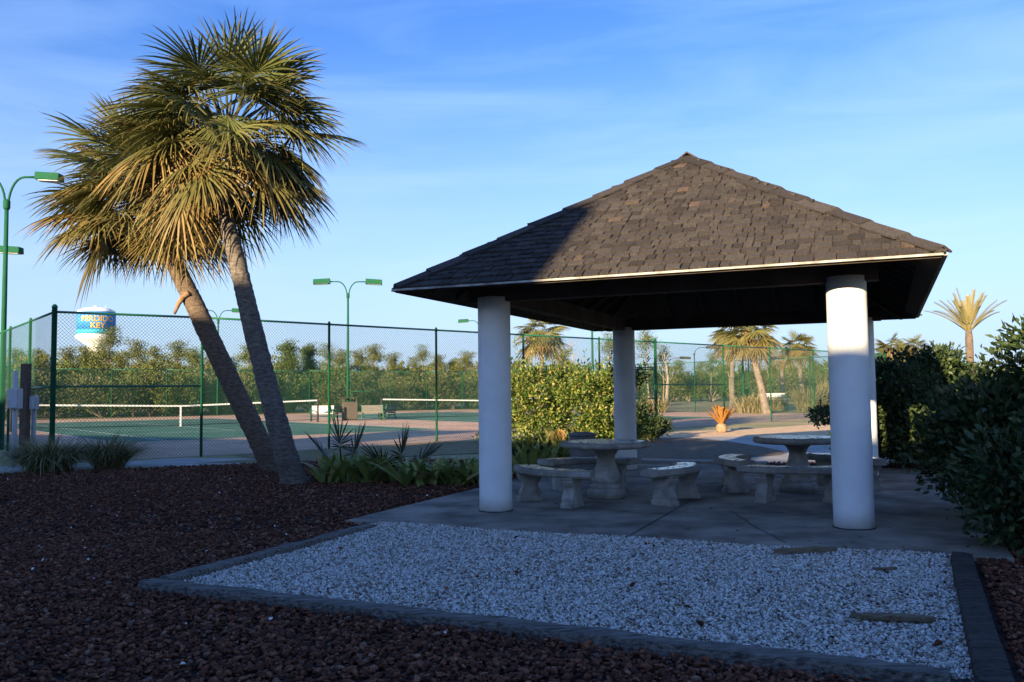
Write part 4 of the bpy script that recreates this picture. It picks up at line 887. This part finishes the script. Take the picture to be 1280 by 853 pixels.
TREES = [('full', 22, 440, 62, 'broad pine seen through the receding side fence'), ('round', 50, 438, 70, 'rounded pine behind the tall corner post'),
 ('full', 82, 437, 74, 'broad pine left of the water tower, next to the corner post'), ('flat', 104, 436, 80, 'pine directly under the left rim of the water tower'), ('open', 131, 411, 78, 'tall thin pine whose top covers the water tower cone'),
 ('round', 110, 440, 88, 'rounded pine hiding the foot of the water tower on its left'), ('full', 134, 440, 92, 'broad pine hiding the foot of the water tower on its right'), ('full', 121, 442, 84, 'low broad pine straight below the middle of the water tower'), ('round', 150, 441, 70, 'low rounded pine under the right rim of the water tower'), ('flat', 172, 429, 75, 'flat-topped pine standing clear to the right of the water tower'), ('full', 194, 437, 68, 'broad pine between the tower and the second fence post'),
 ('flat', 221, 430, 82, 'flat-topped pine just left of the second fence post'), ('round', 243, 436, 76, 'rounded pine behind the second fence post'), ('full', 265, 442, 72, 'broad pine behind the leaning brown trunk'),
 ('round', 288, 448, 74, 'low pine in the gap between the two palm trunks'), ('flat', 311, 434, 80, 'flat-topped pine against the grey palm trunk'), ('dense', 360, 427, 66, 'dense dark conifer with pointed top right of the grey trunk'),
 ('dense', 386, 431, 69, 'second dense conifer, beside the third fence post'), ('open', 408, 432, 80, 'thin open pine behind the third fence post'), ('flat', 428, 440, 84, 'flat-topped pine left of the lamp post by the benches'),
 ('full', 447, 440, 72, 'broad pine behind the lamp post by the benches'), ('flat', 466, 434, 78, 'highest flat-topped pine right of the lamp post'), ('full', 490, 444, 74, 'broad pine above the grey court bench'),
 ('open', 519, 448, 88, 'thin pine left of the lone high tuft'), ('tall', 529, 432, 92, 'pine whose lone tuft stands high against the sky'), ('flat', 549, 446, 84, 'flat-topped pine behind the fourth fence post'),
 ('round', 566, 449, 86, 'small rounded pine just right of the fourth fence post'), ('full', 585, 442, 80, 'broad pine left of the shaded front column'), ('round', 612, 446, 80, 'pine behind the shaded front column'),
 ('full', 706, 438, 78, 'bushy tree right of the sunlit palm, above the shrub'), ('round', 648, 452, 84, 'pine low between column and sunlit palm'), ('round', 735, 458, 84, 'pine low over the yellow green shrub'),
 ('tall', 764, 417, 92, 'tall pine half hidden by the back column, on its near side'), ('tall', 810, 411, 88, 'tall bare-stemmed pine right of the back column'), ('tall', 830, 433, 94, 'slender pine beside the gate post, behind the lamps'),
 ('flat', 850, 452, 105, 'pine in the tree line left of the higher field lamp'), ('full', 876, 455, 110, 'broad pine in the tree line right of the higher field lamp'), ('open', 889, 442, 98, 'thin pine left of the largest distant palm'),
 ('open', 913, 436, 96, 'thin pine behind the largest distant palm'), ('full', 905, 458, 112, 'broad pine low in the tree line behind the orange plant'), ('full', 945, 456, 108, 'broad pine right of the bending palm trunk'),
 ('round', 966, 455, 104, 'rounded pine behind the slim palm trunk'), ('full', 990, 458, 106, 'broad pine behind the smaller pale palm'), ('flat', 1018, 452, 104, 'flat-topped pine left of the sunlit column'),
 ('full', 1042, 454, 108, 'broad pine behind the sunlit column'), ('full', 1085, 458, 100, 'pine low behind the back column'), ('round', 1160, 452, 95, 'pine low behind the shrubs, under the date palm')]
for a in TREES: tree(*a)
bps = [bush_proto('scrub_bush', 3.2, 91, 'scrub'), bush_proto('scrub_bush', 3.2, 92, 'scrub', 3200, .7), bush_proto('scrub_bush', 3.2, 93, 'pine', 3000, .6), bush_proto('scrub_bush', 3.2, 94, 'cedar', 3000, .55)]
G_B = 'scrub bushes along the foot of the woods'; first = [True]*4
LAND = [(0, 60, 'behind the side fence'), (60, 160, 'under the water tower'), (160, 252, 'left of the second fence post'), (252, 345, 'behind the leaning palm trunks'), (345, 411, 'under the dense conifers'), (411, 500, 'behind the court benches'), (500, 640, 'left of the shaded column'), (640, 790, 'behind the yellow green shrub'), (790, 900, 'seen through the gate'), (900, 1060, 'among the distant palms'), (1060, 1300, 'behind the dark shrubs')]
TONE = ['olive scrub bush', 'wide tan scrub bush', 'yellowish scrub bush', 'dark green scrub bush']
def scrub(px, Y, h, i):
    c = dep(px, 500, Y); sc = h/3.2; lab = '%s at the foot of the woods %s' % (TONE[i], [w for a, b, w in LAND if a <= px < b][0]); rz = RNG.random()*6.28
    if first[i]: first[i] = False; o = bps[i]; o.location = (c[0], Y, 0); o.rotation_euler = (0, 0, rz); o.scale = (sc,)*3; o['label'] = lab; o['group'] = G_B
    else: dup(bps[i], (c[0], Y, 0), rz, sc, lab, G_B)
px = 6
while px < 640:
    fy = on(min(px, 600), FARC, e1)[1]; scrub(px, fy+2.5+4*RNG.random(), 2.6+1.6*RNG.random(), RNG.choice([0, 0, 1, 1, 2, 3])); px += 17+8*RNG.random()
px = 10
while px < 640:
    fy = on(min(px, 600), FARC, e1)[1]; scrub(px, fy+8+5*RNG.random(), 3.2+1.3*RNG.random(), RNG.choice([0, 2, 2, 3])); px += 22+10*RNG.random()
px = 645
while px < 1270: scrub(px, 92+16*RNG.random(), 3.2+1.6*RNG.random(), RNG.choice([0, 2, 3])); px += 20+10*RNG.random()
rng = np.random.default_rng(99); sp = []
for px in np.arange(-120, 1400, 9.):
    Y = rng.uniform(118, 150); c = dep(px, 500, Y); r = rng.uniform(1.6, 2.6); h = rng.uniform(1., 3.4) if px > 640 else rng.uniform(1., 4.2); sp.append(((c[0], Y, h), (r*1.4, r*1.4, r)))
v, f = blobs(sp, 26000, .75, .42, .5, rng); kind(raw('far_woods', v, f, 'cedar'), 'stuff', 'distant woods closing the view behind the pines', 'woods')
# bare dead trees
for i, (px, topy, Y, lab) in enumerate(((716, 424, 86, 'bare grey dead tree above the yellow green shrub'), (833, 441, 84, 'pale bare trunk leaning behind the gate'), (598, 455, 80, 'bare whitish tree beside the shaded column'))):
    rng = np.random.default_rng(120+i); c = dep(px, 500, Y); h = dep(px, topy, Y)[2]; x = c[0]; t = thing('dead_tree', lab, 'tree', (x, Y, 0), 'bare dead trees')
    m = MB(); m.tube([(x, Y, 0), (x+.2, Y, h*.5), (x-.1, Y, h)], [.22 if i == 1 else .12, .15 if i == 1 else .08, .03], 6)
    m.build('trunk', 'twig', t, True); m = MB()
    for k in range(9): z = h*(.4+.06*k); a = k*2.4; m.tube([(x, Y, z), (x+.6*math.cos(a), Y+.6*math.sin(a), z+.6), (x+.8*math.cos(a), Y+.8*math.sin(a), z+1.3)], [.04, .025, .008], 4)
    m.build('branch', 'twig', t)

# ------------------------------------------------------------------ water tower
WY = 330.; wc = dep(120, 430, WY); wx = wc[0]; wz = lambda y: dep(120, y, WY)[2]; k = WY/F; WR = 22.3*k
MT['towerwhite'] = mat('tower white', (.74, .74, .72), (.80, .80, .78), .1, .6)
MT['towerblue'] = mat('tower blue', (.035, .17, .50), (.06, .30, .66), .12, .6)
MT['towerteal'] = mat('tower turquoise', (.05, .38, .52), rough=.6); MT['letter'] = mat('yellow orange letters', (.75, .42, .05), rough=.6)
t = thing('water_tower', 'water tower with a blue band reading PERDIDO KEY above the pines', 'water tower', (wx, WY, 0))
wt = MB(); wt.lathe([(WR, wz(391)), (WR*.97, wz(389)), (WR*.7, wz(386.2)), (WR*.35, wz(384.8)), (.3, wz(384.3))], (wx, WY, 0), 48); wt.lathe([(.8, wz(385.2)), (.8, wz(383)), (.05, wz(382.6))], (wx-.3, WY, 0), 10); wt.build('dome', 'towerwhite', t, True)
MB().lathe([(WR*1.001, wz(412.8)), (WR*1.001, wz(391))], (wx, WY, 0), 64).build('blue_band', 'towerblue', t, True)
MB().lathe([(WR, wz(418.6)), (WR, wz(412.8))], (wx, WY, 0), 64).build('turquoise_band', 'towerteal', t, True)
wt = MB(); wt.lathe([(3.2, wz(436)), (WR*.45, wz(433)), (WR*.80, wz(427)), (WR*1.06, wz(423.2)), (WR*1.06, wz(421.8)), (WR*1.0, wz(418.6))], (wx, WY, 0), 48); wt.build('bowl', 'towerwhite', t, True)
MB().lathe([(4.2, 0), (3.4, 3), (3.0, wz(445)), (3.2, wz(436))], (wx, WY, 0), 32).build('pedestal', 'towerwhite', t, True)
m = MB()
for a in np.linspace(0, 2*PI, 17)[:-1]: m.tube([(wx+WR*1.07*math.cos(a), WY+WR*1.07*math.sin(a), wz(422)), (wx+WR*1.07*math.cos(a), WY+WR*1.07*math.sin(a), wz(420))], .06, 4)
m.tube([(wx+3.4, WY, wz(386)), (wx+3.4, WY, wz(382.5))], .08, 4); m.build('railing', 'towerwhite', t)
def lettering(txt, size, zc, ang0):
    cu = bpy.data.curves.new('lettering', 'FONT'); cu.body = txt; cu.size = size; cu.align_x = 'CENTER'; cu.align_y = 'CENTER'; cu.offset = .05; cu.extrude = 0
    o = bpy.data.objects.new('tmp', cu); COL.objects.link(o); bpy.context.view_layer.update()
    me = bpy.data.meshes.new_from_object(o.evaluated_get(bpy.context.evaluated_depsgraph_get())); bpy.data.objects.remove(o)
    v = np.array([q.co[:] for q in me.vertices]); f = [tuple(p_.vertices) for p_ in me.polygons]
    a = ang0+v[:, 0]/WR; R = WR*1.012
    w = np.c_[wx+R*np.cos(a), WY+R*np.sin(a), zc+v[:, 1]*1.0]
    raw('lettering', w, f, 'letter', t)
aim = math.atan2(-WY, -wx)
lettering('PERDIDO', 9.6*k*1.0, wz(400.2), aim+.07); lettering('KEY', 9.6*k, wz(408.6), aim+.07)

# ------------------------------------------------------------------ unseen building added behind the viewer to cast the foreground shade
sd = np.array([math.sin(SUN_AZ), math.cos(SUN_AZ)]); sl_ = np.array([math.cos(SUN_AZ), -math.sin(SUN_AZ)]); S0 = -11.
def slp(s_, l_): return sd*s_+sl_*l_
rise = math.tan(SUN_EL)*(8.5-S0)
ch = thing('shade_building', 'pale unseen building added behind the viewer, roofline stepped to shape the foreground shade', 'building', (*slp(S0-4, -8), 0))
segs = [(-3.65, 10, 1.65), (-5.4, -3.65, 3.5), (-7.9, -5.4, 1.45), (-12.5, -7.9, 3.1), (-14.8, -12.5, 2.05), (-17.8, -14.8, 3.7), (-44, -17.8, 2.3)]  # block widths and heights chosen for where the shade edges should fall
for i, (l0_, l1_, z) in enumerate(segs):
    dpt = 8. if l1_-l0_ > 3 else 1.2
    m = MB(); m.prism([slp(S0-dpt-.013*i, l0_-.02), slp(S0-dpt-.013*i, l1_+.02), slp(S0-.01*i, l1_+.02), slp(S0-.01*i, l0_-.02)], 0, z+rise); m.build('wall', 'walk', ch)
    if l1_-l0_ > 3:
        for w in np.arange(l0_+1., l1_-1.4, 2.6):
            q = MB(); q.prism([slp(S0-.02, w), slp(S0-.02, w+1.2), slp(S0+.03, w+1.2), slp(S0+.03, w)], 1., 2.5); fr = q.build('window', 'darkmetal', ch)
